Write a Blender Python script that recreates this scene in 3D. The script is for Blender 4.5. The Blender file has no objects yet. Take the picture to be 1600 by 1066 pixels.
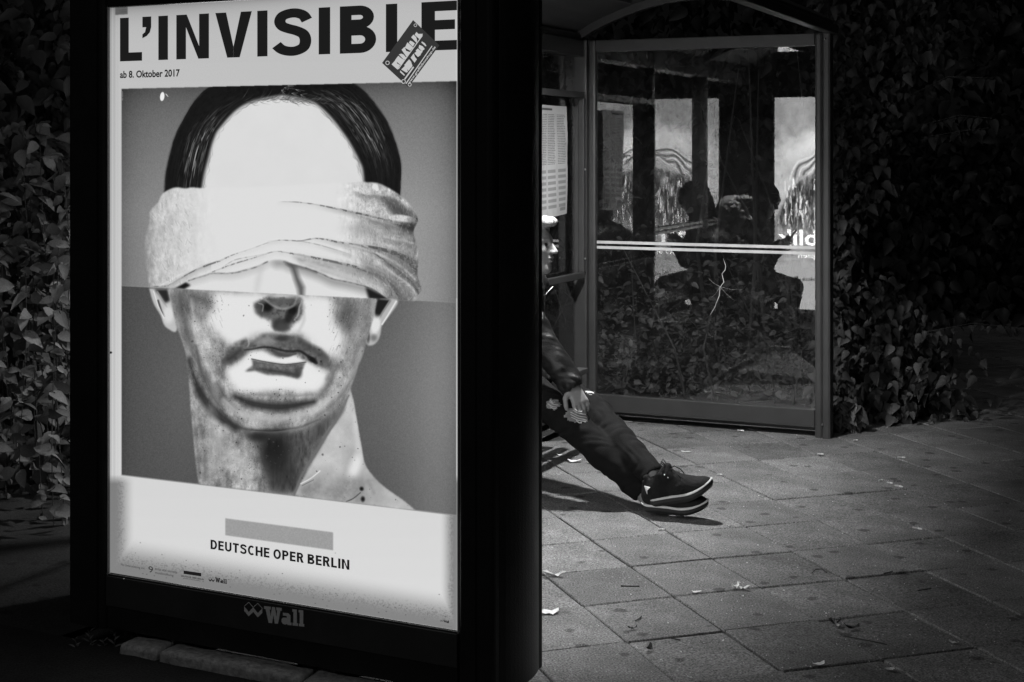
import bpy, bmesh, math, random
import numpy as np
from mathutils import Vector, Matrix, noise as mnoise

R = math.radians
C = bpy.context.scene.collection
random.seed(7)
rng = np.random.default_rng(11)

# ------------------------------------------------------------------ camera, world, light, exposure
F_PX, CX, HY, EYE = 2300.0, 800.0, 236.0, 1.52      # focal length and horizon in photo pixels, eye height
cam = bpy.data.cameras.new('camera'); camo = bpy.data.objects.new('camera', cam); C.objects.link(camo)
camo.location = (0, 0, EYE); camo.rotation_euler = (R(90), 0, 0)
cam.sensor_width = 36; cam.lens = 36*F_PX/1600; cam.shift_y = -(533-HY)/1600
cam.clip_start = 0.05; cam.clip_end = 300
bpy.context.scene.camera = camo

SUN_EL, SUN_AZ = R(42), R(-160)
w = bpy.data.worlds.new('World'); bpy.context.scene.world = w; w.use_nodes = True
nt = w.node_tree; nt.nodes.clear()
sky = nt.nodes.new('ShaderNodeTexSky'); sky.sky_type = 'NISHITA'; sky.sun_disc = False
sky.sun_elevation = SUN_EL; sky.sun_rotation = SUN_AZ
bw = nt.nodes.new('ShaderNodeRGBToBW'); bg = nt.nodes.new('ShaderNodeBackground'); wo = nt.nodes.new('ShaderNodeOutputWorld')
nt.links.new(sky.outputs[0], bw.inputs[0]); nt.links.new(bw.outputs[0], bg.inputs[0]); nt.links.new(bg.outputs[0], wo.inputs[0])
bg.inputs[1].default_value = 0.0004
sun = bpy.data.lights.new('night_fill', 'SUN'); suno = bpy.data.objects.new('night_fill', sun); C.objects.link(suno)  # weak fill sun, added to lift leaves, kerb and box front
sun.energy = 0.17; sun.angle = R(14); sun.color = (1, 1, 1)
sd = Vector((math.sin(SUN_AZ)*math.cos(SUN_EL), math.cos(SUN_AZ)*math.cos(SUN_EL), math.sin(SUN_EL)))
suno.rotation_euler = sd.to_track_quat('Z', 'Y').to_euler()
vs = bpy.context.scene.view_settings
vs.view_transform = 'Standard'; vs.look = 'None'; vs.exposure = 0; vs.gamma = 1; vs.use_curve_mapping = False

FRONT_GLOW, BACK_GLOW, LAMP_GLOW = 1.13, 12.0, 3300.0

# ------------------------------------------------------------------ helpers
def pix(px, py, Y):
    return Vector(((px-CX)/F_PX*Y, Y, EYE-(py-HY)*Y/F_PX))
def gpx(px, py, z=0.0):
    Y = F_PX*(EYE-z)/(py-HY)
    return Vector(((px-CX)/F_PX*Y, Y, z))

def props(o, label=None, cat=None, group=None, kind=None):
    if label: o['label'] = label
    if cat: o['category'] = cat
    if group: o['group'] = group
    if kind: o['kind'] = kind
    return o
def thing(name, label, cat, loc=(0, 0, 0), rz=0.0, group=None):
    o = bpy.data.objects.new(name, None); C.objects.link(o)
    o.location = loc; o.rotation_euler = (0, 0, rz); o.empty_display_size = .1
    return props(o, label, cat, group)
def link(name, me, mat=None, parent=None, M=None):
    if mat and not me.materials: me.materials.append(mat)
    o = bpy.data.objects.new(name, me); C.objects.link(o)
    if parent: o.parent = parent
    if M is not None: o.matrix_local = M
    return o
def bobj(name, bm, mat, parent=None, smooth=False):
    me = bpy.data.meshes.new(name); bm.normal_update(); bm.to_mesh(me); bm.free()
    if smooth: me.polygons.foreach_set('use_smooth', [True]*len(me.polygons))
    return link(name, me, mat, parent)
def pyobj(name, v, f, mat, parent=None, smooth=False):
    me = bpy.data.meshes.new(name); me.from_pydata([tuple(p) for p in v], [], [tuple(q) for q in f]); me.update()
    if smooth: me.polygons.foreach_set('use_smooth', [True]*len(me.polygons))
    return link(name, me, mat, parent)
def box(bm, lo, hi, bev=0.0, M=None):
    x0, y0, z0 = lo; x1, y1, z1 = hi
    vs_ = [bm.verts.new(p) for p in ((x0,y0,z0),(x1,y0,z0),(x1,y1,z0),(x0,y1,z0),(x0,y0,z1),(x1,y0,z1),(x1,y1,z1),(x0,y1,z1))]
    fs = [bm.faces.new([vs_[i] for i in q]) for q in ((3,2,1,0),(4,5,6,7),(0,1,5,4),(1,2,6,5),(2,3,7,6),(3,0,4,7))]
    if bev > 0:
        es = list({e for f in fs for e in f.edges})
        r = bmesh.ops.bevel(bm, geom=es, offset=bev, segments=2, affect='EDGES', profile=.6)
        vs_ = list({v for f in r['faces'] for v in f.verts})
    if M is not None: bmesh.ops.transform(bm, matrix=M, verts=[v for v in vs_ if v.is_valid])
    return vs_
def beam(bm, a, b, wdt, hgt, up=Vector((0, 0, 1)), bev=.004):
    a, b = Vector(a), Vector(b); d = (b-a); L = d.length; x = d.normalized()
    y = up.cross(x).normalized(); z = x.cross(y)
    M = Matrix(((x.x,y.x,z.x,a.x),(x.y,y.y,z.y,a.y),(x.z,y.z,z.z,a.z),(0,0,0,1)))
    bm2 = bmesh.new(); box(bm2, (0,-wdt/2,-hgt/2), (L,wdt/2,hgt/2), bev); bmesh.ops.transform(bm2, matrix=M, verts=bm2.verts)
    me = bpy.data.meshes.new('t'); bm2.to_mesh(me); bm2.free(); bm.from_mesh(me); bpy.data.meshes.remove(me)
def tube(bm, pts, r, n=8, taper=None, caps=True):
    pts = [Vector(p) for p in pts]; rings = []
    prev = None
    for i, p in enumerate(pts):
        t = (pts[min(i+1, len(pts)-1)]-pts[max(i-1, 0)]).normalized()
        if prev is None: s = t.orthogonal().normalized()
        else: s = (prev-t*prev.dot(t)).normalized()
        prev = s; q = t.cross(s)
        rr = r if taper is None else taper[i]
        rings.append([bm.verts.new(p+s*math.cos(k*2*math.pi/n)*rr+q*math.sin(k*2*math.pi/n)*rr) for k in range(n)])
    for a, b in zip(rings, rings[1:]):
        for k in range(n): bm.faces.new((a[k], a[(k+1) % n], b[(k+1) % n], b[k]))
    if caps:
        bm.faces.new(rings[0][::-1]); bm.faces.new(rings[-1])
def prism(bm, poly, z0, z1, bev=0):
    lo = [bm.verts.new((x, y, z0)) for x, y in poly]; hi = [bm.verts.new((x, y, z1)) for x, y in poly]
    n = len(poly)
    for i in range(n): bm.faces.new((lo[i], lo[(i+1) % n], hi[(i+1) % n], hi[i]))
    bm.faces.new(lo[::-1]); bm.faces.new(hi)

# ------------------------------------------------------------------ materials
def mat(name, v, rough=.6, var=0.0, scale=8.0, bump=0.0, bscale=60.0, spec=.5, metal=0.0, rnd=0.0, detail=6, trans=0.0, dist=.004):
    m = bpy.data.materials.new(name); m.use_nodes = True; n = m.node_tree.nodes; l = m.node_tree.links
    b = n['Principled BSDF']
    b.inputs['Roughness'].default_value = rough; b.inputs['Metallic'].default_value = metal
    b.inputs['Specular IOR Level'].default_value = spec
    b.inputs['Base Color'].default_value = (v, v, v, 1)
    tc = n.new('ShaderNodeTexCoord')
    if var > 0 or rnd > 0:
        nz = n.new('ShaderNodeTexNoise'); nz.inputs['Scale'].default_value = scale; nz.inputs['Detail'].default_value = detail
        nz.inputs['Roughness'].default_value = .65
        l.new(tc.outputs['Object'], nz.inputs['Vector'])
        mr = n.new('ShaderNodeMapRange'); mr.inputs[1].default_value = .25; mr.inputs[2].default_value = .75
        mr.inputs[3].default_value = v*(1-var); mr.inputs[4].default_value = v*(1+var)
        l.new(nz.outputs[0], mr.inputs[0]); out = mr.outputs[0]
        if rnd > 0:
            oi = n.new('ShaderNodeObjectInfo'); mr2 = n.new('ShaderNodeMapRange')
            mr2.inputs[3].default_value = 1-rnd; mr2.inputs[4].default_value = 1+rnd
            l.new(oi.outputs['Random'], mr2.inputs[0]); mu = n.new('ShaderNodeMath'); mu.operation = 'MULTIPLY'
            l.new(out, mu.inputs[0]); l.new(mr2.outputs[0], mu.inputs[1]); out = mu.outputs[0]
        l.new(out, b.inputs['Base Color'])
    if bump > 0:
        n2 = n.new('ShaderNodeTexNoise'); n2.inputs['Scale'].default_value = bscale; n2.inputs['Detail'].default_value = 5
        l.new(tc.outputs['Object'], n2.inputs['Vector'])
        bp = n.new('ShaderNodeBump'); bp.inputs['Strength'].default_value = bump; bp.inputs['Distance'].default_value = dist
        l.new(n2.outputs[0], bp.inputs['Height']); l.new(bp.outputs[0], b.inputs['Normal'])
    if trans > 0: b.inputs['Transmission Weight'].default_value = trans
    return m
def emis(name, v, strength):
    m = bpy.data.materials.new(name); m.use_nodes = True; n = m.node_tree.nodes; l = m.node_tree.links
    n.clear(); e = n.new('ShaderNodeEmission'); o = n.new('ShaderNodeOutputMaterial')
    e.inputs[0].default_value = (v, v, v, 1); e.inputs[1].default_value = strength; l.new(e.outputs[0], o.inputs[0])
    return m
def emis_img(name, arr, strength):
    """arr: HxW display values 0..1, row 0 = top; a generated (not loaded) image"""
    h, w_ = arr.shape
    im = bpy.data.images.new(name, w_, h, alpha=False)
    buf = np.ones((h, w_, 4), np.float32); a = np.clip(arr[::-1], 0, 1)
    buf[..., 0] = a; buf[..., 1] = a; buf[..., 2] = a
    im.pixels.foreach_set(buf.ravel()); im.pack()
    m = bpy.data.materials.new(name); m.use_nodes = True; n = m.node_tree.nodes; l = m.node_tree.links
    n.clear(); e = n.new('ShaderNodeEmission'); o = n.new('ShaderNodeOutputMaterial'); t = n.new('ShaderNodeTexImage')
    t.image = im; t.extension = 'EXTEND'
    e.inputs[1].default_value = strength; l.new(t.outputs[0], e.inputs[0]); l.new(e.outputs[0], o.inputs[0])
    return m
def diff_img(name, arr, rough=.7):
    m = emis_img(name, arr, 1); n = m.node_tree.nodes; l = m.node_tree.links
    b = n.new('ShaderNodeBsdfPrincipled'); b.inputs['Roughness'].default_value = rough
    t = [x for x in n if x.type == 'TEX_IMAGE'][0]; o = [x for x in n if x.type == 'OUTPUT_MATERIAL'][0]
    l.new(t.outputs[0], b.inputs['Base Color']); l.new(b.outputs[0], o.inputs[0]); return m
def glass_mat(name, ior, gain, dirt):
    m = bpy.data.materials.new(name); m.use_nodes = True; n = m.node_tree.nodes; l = m.node_tree.links
    n.clear(); o = n.new('ShaderNodeOutputMaterial'); tr = n.new('ShaderNodeBsdfTransparent'); gl = n.new('ShaderNodeBsdfGlossy')
    tr.inputs[0].default_value = (.9, .9, .9, 1) ; gl.inputs['Roughness'].default_value = .012
    tr.inputs[0].default_value = (.95, .95, .95, 1)
    fr = n.new('ShaderNodeFresnel'); fr.inputs[0].default_value = ior
    ge = n.new('ShaderNodeNewGeometry')
    inv = n.new('ShaderNodeMath'); inv.operation = 'SUBTRACT'; inv.inputs[0].default_value = 1; l.new(ge.outputs['Backfacing'], inv.inputs[1])
    mu = n.new('ShaderNodeMath'); mu.operation = 'MULTIPLY'; l.new(fr.outputs[0], mu.inputs[0]); l.new(inv.outputs[0], mu.inputs[1])
    mg = n.new('ShaderNodeMath'); mg.operation = 'MULTIPLY'; mg.use_clamp = True; mg.inputs[1].default_value = gain; l.new(mu.outputs[0], mg.inputs[0])
    mx = n.new('ShaderNodeMixShader'); l.new(mg.outputs[0], mx.inputs[0]); l.new(tr.outputs[0], mx.inputs[1]); l.new(gl.outputs[0], mx.inputs[2])
    df = n.new('ShaderNodeBsdfDiffuse'); df.inputs[0].default_value = (.5, .5, .5, 1)
    nz = n.new('ShaderNodeTexNoise'); nz.inputs['Scale'].default_value = 14; nz.inputs['Detail'].default_value = 8
    tc = n.new('ShaderNodeTexCoord'); l.new(tc.outputs['Object'], nz.inputs['Vector'])
    mr = n.new('ShaderNodeMapRange'); mr.inputs[1].default_value = .5; mr.inputs[2].default_value = .8; mr.inputs[3].default_value = dirt*.3; mr.inputs[4].default_value = dirt
    l.new(nz.outputs[0], mr.inputs[0])
    m2 = n.new('ShaderNodeMixShader'); l.new(mr.outputs[0], m2.inputs[0]); l.new(mx.outputs[0], m2.inputs[1]); l.new(df.outputs[0], m2.inputs[2])
    l.new(m2.outputs[0], o.inputs[0])
    return m

M_black = mat('black_painted_steel', .018, .42, .3, 6, .15, 400, spec=.45)
M_side = mat('scuffed_black_panel', .03, .36, .6, 3, .25, 200, spec=.6)
M_frame = mat('dark_grey_painted_steel', .05, .45, .25, 5, .12, 350, spec=.45)
M_shelter = mat('grey_green_painted_steel', .042, .42, .2, 6, .15, 250, spec=.5)
M_roof = mat('dark_roof_panel', .05, .6, .3, 4, .1, 100)
M_gasket = mat('bright_rubber_gasket', .35, .5)
M_letter = emis('dark_print', .012, 1)
M_letter.node_tree.nodes['Emission'].inputs[0].default_value = (.013, .013, .013, 1)
M_glass = glass_mat('shelter_glass', 1.52, 3.0, .02)
M_glass2 = glass_mat('cover_glass', 1.45, .35, .0)
M_lampd = emis('lamp_diffuser', 1, LAMP_GLOW)
M_logo = mat('silver_logo_print', .85, .5, .15, 300)
M_screw = mat('steel_screw', .6, .3, metal=1)

# ------------------------------------------------------------------ painting prints on a numpy canvas (photo pixel units)
class Canvas:
    def __init__(s, x0, y0, x1, y1, k, v=.5):
        s.x0, s.y0, s.k = x0, y0, k
        s.w = int((x1-x0)*k); s.h = int((y1-y0)*k)
        s.a = np.full((s.h, s.w), v, np.float32)
        s.X, s.Y = np.meshgrid((np.arange(s.w)+.5)/k+x0, (np.arange(s.h)+.5)/k+y0)
        s.X = s.X.astype(np.float32); s.Y = s.Y.astype(np.float32)
    def win(s, x0, y0, x1, y1):
        a = lambda v, o, m: int(min(max((v-o)*s.k, 0), m))
        return slice(a(y0, s.y0, s.h), a(y1, s.y0, s.h)+1), slice(a(x0, s.x0, s.w), a(x1, s.x0, s.w)+1)
    def mask(s, poly, soft=.6):
        p = np.array(poly, float); pad = soft*3+2
        sl = s.win(p[:, 0].min()-pad, p[:, 1].min()-pad, p[:, 0].max()+pad, p[:, 1].max()+pad)
        X, Y = s.X[sl], s.Y[sl]; ins = np.zeros(X.shape, bool); n = len(p)
        for i in range(n):
            (ax, ay), (bx, by) = p[i], p[(i+1) % n]
            if ay == by: continue
            c = ((Y < ay) != (Y < by))
            ins ^= c & (X < (bx-ax)*(Y-ay)/(by-ay)+ax)
        return sl, blur(ins.astype(np.float32), soft*s.k)
    def poly(s, poly, v, soft=.6, op=1.0, tex=None):
        sl, m = s.mask(poly, soft); m = m*op
        if tex is not None: m = m*tex[sl]
        s.a[sl] = s.a[sl]*(1-m)+(v[sl] if isinstance(v, np.ndarray) else v)*m
    def ell(s, cx, cy, rx, ry, v, op=1.0, soft=.4, ang=0, tex=None):
        rr = max(rx, ry)*1.8
        sl = s.win(cx-rr, cy-rr, cx+rr, cy+rr); X, Y = s.X[sl]-cx, s.Y[sl]-cy
        ca, sa = math.cos(ang), math.sin(ang); U = (X*ca+Y*sa)/rx; V = (-X*sa+Y*ca)/ry
        d = np.sqrt(U*U+V*V); m = np.clip((1+soft-d)/(2*soft), 0, 1); m = m*m*(3-2*m)*op
        if tex is not None: m = m*tex[sl]
        s.a[sl] = s.a[sl]*(1-m)+v*m
    def line(s, pts, wd, v, op=1.0, soft=.5, tex=None, ends=True):
        """wd: width or list of widths per point"""
        n = len(pts)
        ws = list(wd) if hasattr(wd, '__len__') else [wd]*n
        pad = max(ws)+soft*2+1; P = np.array(pts, float)
        sl = s.win(P[:, 0].min()-pad, P[:, 1].min()-pad, P[:, 0].max()+pad, P[:, 1].max()+pad)
        X, Y = s.X[sl], s.Y[sl]; m = np.zeros(X.shape, np.float32)
        for i in range(n-1):
            (ax, ay), (bx, by) = P[i], P[i+1]; dx, dy = bx-ax, by-ay; L = dx*dx+dy*dy+1e-9
            t = np.clip(((X-ax)*dx+(Y-ay)*dy)/L, 0, 1)
            d = np.hypot(X-ax-t*dx, Y-ay-t*dy); hw = (ws[i]*(1-t)+ws[i+1]*t)/2
            m = np.maximum(m, np.clip((hw+soft-d)/(2*soft), 0, 1)*np.clip(hw*2, 0, 1))
        m = m*op
        if tex is not None: m = m*tex[sl]
        s.a[sl] = s.a[sl]*(1-m)+v*m
def blur(a, sg):
    if sg < .3: return a
    r = int(max(1, round(sg*1.1)))
    for ax in (0, 1):
        for _ in range(2):
            p = [(0, 0), (0, 0)]; p[ax] = (r+1, r)
            c = np.cumsum(np.pad(a, p, mode='edge'), axis=ax, dtype=np.float64)
            n = a.shape[ax]
            hi = np.take(c, np.arange(2*r+1, 2*r+1+n), axis=ax); lo = np.take(c, np.arange(0, n), axis=ax)
            a = ((hi-lo)/(2*r+1)).astype(np.float32)
    return a
def fnoise(h, w_, cell, seed, octs=4, ax=1.0, ay=1.0):
    g = np.random.default_rng(seed); out = np.zeros((h, w_), np.float32); amp = 1; tot = 0
    for o in range(octs):
        cy, cx = max(cell*ay/2**o, 1), max(cell*ax/2**o, 1)
        gh, gw = int(h/cy)+3, int(w_/cx)+3; G = g.random((gh, gw)).astype(np.float32)
        y = np.arange(h)/cy; x = np.arange(w_)/cx; yi = y.astype(int); xi = x.astype(int)
        fy = (y-yi)[:, None]; fx = (x-xi)[None]; fy = fy*fy*(3-2*fy); fx = fx*fx*(3-2*fx)
        v = (G[yi][:, xi]*(1-fy)+G[yi+1][:, xi]*fy)*(1-fx)+(G[yi][:, xi+1]*(1-fy)+G[yi+1][:, xi+1]*fy)*fx
        out += v*amp; tot += amp; amp *= .6
    return out/tot
def smooth(pts, n=6):
    P = [np.array(p, float) for p in pts]; P = [2*P[0]-P[1]]+P+[2*P[-1]-P[-2]]; out = []
    for i in range(1, len(P)-2):
        for k in range(n):
            t = k/n; a, b, c, d = P[i-1], P[i], P[i+1], P[i+2]
            out.append(tuple(.5*((2*b)+(-a+c)*t+(2*a-5*b+4*c-d)*t*t+(-a+3*b-3*c+d)*t**3)))
    out.append(tuple(P[-2])); return out

def paint_front():
    cv = Canvas(168, -30, 722, 1000, 2, .8); H, W = cv.a.shape; X, Y = cv.X, cv.Y
    N1 = fnoise(H, W, 60, 1, 5); N2 = fnoise(H, W, 10, 2, 3); N3 = fnoise(H, W, 22, 3, 4, .5, 1.6); gr = fnoise(H, W, 2, 4, 1)
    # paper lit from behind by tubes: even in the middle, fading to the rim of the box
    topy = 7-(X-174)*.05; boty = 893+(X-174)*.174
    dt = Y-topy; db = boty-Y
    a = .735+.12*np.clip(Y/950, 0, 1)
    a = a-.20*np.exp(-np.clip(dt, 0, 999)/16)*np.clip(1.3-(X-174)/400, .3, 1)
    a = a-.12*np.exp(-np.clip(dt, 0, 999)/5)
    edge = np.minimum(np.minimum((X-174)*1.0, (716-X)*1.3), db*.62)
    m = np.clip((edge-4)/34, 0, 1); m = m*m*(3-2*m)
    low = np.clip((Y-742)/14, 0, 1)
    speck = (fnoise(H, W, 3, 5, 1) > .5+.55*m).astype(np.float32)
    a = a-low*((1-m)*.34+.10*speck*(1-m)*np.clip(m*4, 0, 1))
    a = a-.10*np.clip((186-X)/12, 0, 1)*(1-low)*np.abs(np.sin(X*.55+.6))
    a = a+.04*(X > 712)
    cv.a = a.astype(np.float32)
    # photograph field
    seam = 447+(X-190)*.0497
    up = (Y < seam).astype(np.float32)
    gU = .40+.15*np.clip((Y-130)/200, 0, 1)-.13*np.exp(-(X-190)/26)-.17*np.exp(-(714-X)/24)-.12*np.exp(-(Y-130)/22)+.04*np.clip((X-450)/200, 0, 1)
    gL = .30+.07*np.clip((X-190)/90, 0, 1)*np.exp(-((Y-600)/160)**2)+.10*np.exp(-((X-690)/55)**2)+.03*np.clip((X-560)/60, 0, 1)-.06*np.exp(-(714-X)/14)-.04*np.exp(-(X-190)/8)
    bgp = (gU*up+gL*(1-up)+(gr-.5)*.055).astype(np.float32)
    pic = [(190, 139), (713.5, 127), (713, 805), (190, 742)]
    cv.poly(pic, bgp, .35)
    cv.line([(190, 742.5), (713, 805.5)], 1.2, .55); cv.line([(190, 447), (713, 473)], 1.0, .56, .5)
    # hair
    outL = smooth([(330,134),(314,147),(300,164),(289.5,182),(280,199),(272.5,216),(267,234.5),(262,255),(258.5,274),(256.5,302)])
    inL = smooth([(441,149),(422,152),(400,156.6),(379.5,165),(362.6,178),(347.6,195),(338,208),(330.7,227),(325,249.5),(319.5,270),(314.8,296)])
    outR = smooth([(553,130),(568.8,142.5),(583.9,159.4),(598.9,180),(610,200.7),(617.6,221.3),(623.3,240),(626.6,258.9),(626,281.4),(625,306)])
    inR = smooth([(441,149),(460,152),(477,155.6),(492,161),(508.8,174.4),(523.8,191),(535,206),(544.5,219.4),(553.8,236),(561.4,251.3),(567,266),(570,300)])
    fore = inL+[(320, 420), (560, 420)]+inR[::-1]
    hair = outL[::-1]+outR+[(560, 330), (330, 330)]
    hm_sl, hm = cv.mask(hair, 1.2)
    hm = hm*(cv.Y[hm_sl] > 139-(cv.X[hm_sl]-190)*.0229)
    cv.a[hm_sl] = cv.a[hm_sl]*(1-hm)+(.065+.05*N2[hm_sl])*hm
    g = np.random.default_rng(5)
    def res(p, t):
        f = t*(len(p)-1); i = int(min(f, len(p)-2)); u = f-i
        return (p[i][0]*(1-u)+p[i+1][0]*u, p[i][1]*(1-u)+p[i+1][1]*u)
    for O_, I_, n in ((outL, inL, 900), (outR, inR, 1150)):
        for _ in range(n):
            s_ = g.random(); t0 = g.random()*.95; L = .04+.13*g.random()
            band = math.exp(-((s_-.66)/.26)**2)*(.35+.65*(math.sin(s_*37+1) > -.2)) if O_ is outL else math.exp(-((s_-.5)/.28)**2)*(.35+.65*(math.sin(s_*43) > -.2))
            band2 = math.exp(-((t0-(.62 if O_ is outL else .38))/.3)**2)
            v = .10+.85*band*band2*g.random()**1.6
            pts = []
            for q in range(5):
                t = min(t0+L*q/4, 1); a0 = res(O_, t); b0 = res(I_, t); w_ = s_+.005*math.sin(q*1.3+s_*40)
                pts.append((a0[0]*(1-w_)+b0[0]*w_, max(a0[1]*(1-w_)+b0[1]*w_, 139-(a0[0]-190)*.0229)))
            cv.line(pts, [.3, 1.0, 1.2, .9, .2], v, .7, .35)
    # forehead
    cv.poly(fore, .845+.02*N1, 2.0)
    sl, m = cv.mask(fore, 1.0); sl2, m2 = cv.mask(inL[:]+[(350, 420), (545, 420)]+inR[::-1], 9)
    ring = np.zeros_like(cv.a); ring[sl] += m; t_ = np.zeros_like(cv.a); t_[sl2] = m2; ring = np.clip(ring-t_*1.25, 0, 1)
    cv.a = cv.a*(1-ring*.28)+.5*ring*.28
    for _ in range(150):       # short curly hairs along the parting
        x = g.normal(452, 34); y = 150+abs(g.normal(0, 3.5))+abs(x-450)*.10*g.random(); a0 = g.normal(-.25 if x > 448 else .25, .35); L = g.random()*14+8
        pts = [(x+L*q/3*math.cos(a0), y+L*q/3*math.sin(-a0 if x < 448 else -a0)+3*math.sin(q+g.random())) for q in range(4)]
        cv.line(pts, [.3, .8, .6, .2], .18+.3*g.random(), .75, .35)
    for _ in range(90):
        t = g.random(); I_ = inL if g.random() < .4 else inR; p = res(I_, t); q = res(I_, min(t+.12, 1))
        o = g.random()*7*(1 if I_ is inL else -1)
        cv.line([(p[0]+o*.3, p[1]+1), ((p[0]+q[0])/2+o, (p[1]+q[1])/2+1), (q[0]+o*.4, q[1])], [.3, .7, .2], .3, .55, .35)
    for x, y in ((450,134),(462,140),(470,148),(440,141),(456,146),(445,137)):
        for _ in range(5): cv.line([(x, y), (x+g.normal(5, 4), y+g.normal(3, 3))], .7, .6, .7, .3)
    # face above the seam, under the band
    cv.poly([(276,452),(290,436),(330,420),(440,398),(540,432),(590,455),(612,472),(560,469),(450,463)], .865, 1.5)
    # blindfold
    band = smooth([(313.8,294),(298.8,293),(289.5,294.6),(276.3,292.8),(265,296),(253.8,303.5),(246.3,317.5),(234,330.7),(232.2,351.3),(227.5,370),(226.6,396.3),(229.4,426.3),(233,449.5)], 5)
    low_ = smooth([(262,450.5),(274.4,448.9),(295,437.6),(319.5,430),(332.6,426.3),(362.6,426),(385,420.7),(403.9,415),(420.8,407.2),(441.4,406.4),(454.4,411.3),(473,416),(499.4,425.4),(520,434.8),(542.6,439.4),(572.6,447),(585.7,452.6),(598.9,462),(608,468)], 5)
    rgt = smooth([(647.6,470),(658,452.6),(655,441),(652,430),(653.3,407.6),(651.4,385),(645.8,362.5),(652.3,345.7),(649.5,334.4),(638.3,317.5),(621.4,302.5),(598.9,289.4),(585.7,285.6),(565,284.5)], 5)
    bandp = band+low_+rgt+[(500, 287), (380, 293)]
    weave = (.5+.5*np.sin(X*2.6+Y*.9+8*N1))*(.5+.5*np.sin(Y*3.1))
    cl = .865-.13*np.clip((325-X)/90, 0, 1)-.16*np.clip((245-X)/18, 0, 1)*1.0-.17*np.clip((X-530)/90, 0, 1)-.12*np.clip((X-632)/20, 0, 1)
    side = .7*np.clip((345-X)/85, 0, 1)+np.clip((X-520)/70, 0, 1)
    cl = cl+side*np.where(X < 400, .55, 1)*((N3-.5)*.50+(N2-.5)*.30+(weave-.3)*.12+(gr-.5)*.10)
    # shadow under the band on the face
    for p0, p1 in zip(low_[:-1], low_[1:]):
        pass
    cv.line([(x, y+4) for x, y in low_[4:]], [2]+[9]*(len(low_[4:])-2)+[12], .50, .30, 6)
    cv.line([(x, y+6) for x, y in low_[42:]], [2]+[12]*(len(low_[42:])-2)+[20], .40, .45, 7)
    cv.line([(x, y+.6) for x, y in low_[10:40]], 2.6, .22, .75, 1.3, tex=.25+1.5*(N2-.2)); cv.line([(x, y+2) for x, y in low_[46:60]], [2,4,7,8,8,7,6,5,4,4,3,3,3,3], .25, .6, 2.5); cv.line([(x, y+.6) for x, y in low_[56:]], 2.6, .2, .75, 1.3, tex=.25+1.5*(N2-.2))
    cv.line([(452,408),(459,420),(464,436),(470,450),(471,463)], [2,8,9,11,8], .30, .85, 4)
    cv.line([(409,418),(404,436),(401,452)], [4,8,6], .74, .5, 5)
    cv.poly([(571,448),(600,462),(612,470),(590,468),(576,467)], .12, 2); cv.poly([(274,450),(290,441),(298,446),(288,452)], .10, 1.5)
    cv.poly(bandp, cl.astype(np.float32), .7)
    folds = [
     ([(437,315.5),(455,315.5),(472,316.8),(500,321),(541,329.5),(575,337),(597,343),(617,347.5),(640,354)], [.3,.8,1.1,1.1,1.8,2,2.4,4,7], .17),
     ([(420,377),(437,375.5),(455,376),(470,376.5),(490,373),(510,374.5),(530,379),(560,383),(590,388),(617,396),(640,408),(652,422)], [.4,.9,1.2,1.1,1.2,1.4,1.8,1.8,3,5,7,7], .17),
     ([(440,393.5),(460,397),(490,403),(520,409),(550,416),(575,424),(597,433),(612,442),(622,455),(630,468)], [1.2,2.2,2.6,2.6,3,3,3,5,7,8], .14),
     ([(565,384),(590,399),(610,414),(630,430),(646,444),(655,458)], [.6,1.8,2,2.4,3,3], .22),
     ([(240,448),(262,446.5),(280,436),(300,425),(320,416),(345,407),(365,398),(395,388),(420,379),(437,375.5)], [1,1.6,1.8,2,3,2.2,.9,.6,.6,.6], .24),
     ([(332,425),(350,418),(370,411),(400,402),(425,394),(440,393)], [1,1.6,1.6,1.0,.9,.8], .22),
     ([(350,416),(368,406),(398,400),(412,397)], [.6,.9,.9,.6], .35),
     ([(470,377),(495,382),(520,389),(545,397)], [.7,.8,.6,.3], .45),
     ([(555,300),(572,306),(590,306),(604,313),(614,322),(622,330)], [.5,2,2,3,4,5], .42),
     ([(600,308),(612,318),(625,329),(640,338),(650,344)], [2,6,8,7,5], .34),
     ([(645,352),(650,348),(652,340)], [7,6,3], .12),
     ([(560,420),(585,430),(600,440),(609,452),(612,462)], [.6,1.6,1.6,2,2], .22),
     ([(598,372),(620,378),(640,382),(650,385)], [1,2,3,3], .45),
     ([(580,345),(610,354),(632,362),(646,366)], [1,4,7,7], .40),
     ([(600,404),(622,418),(640,430),(650,437)], [2,3,4,4], .50),
     ([(575,417),(600,430),(622,446),(634,462)], [3,5,6,6], .48)]
    bs, bmk = cv.mask(bandp, .5); full = np.zeros_like(cv.a); full[bs] = bmk
    folds = [(a, [q*1.45 if x_ > 480 else q for q, (x_, _) in zip(b, a)], c) for a, b, c in folds]
    for pts, wd, v in folds:
        sp = smooth(pts, 4); cv.line([(x, y+2.5) for x, y in sp], list(np.interp(np.linspace(0, len(wd)-1, len(sp)), range(len(wd)), [q*2.2+1.5 for q in wd])), .32, .46, 4, tex=full*np.clip((cv.X-480)/90, .12, 1)+full*.35*(cv.X < 330))
        cv.line([(x+1, y-2.5) for x, y in sp], 2, .9, .35, 1.8, tex=full)
        cv.line(smooth(pts, 4), list(np.interp(np.linspace(0, len(wd)-1, len(smooth(pts, 4))), range(len(wd)), wd)), v+.06, .74, .9, tex=full*(.30+.70*(N2 > .47)))
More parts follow.
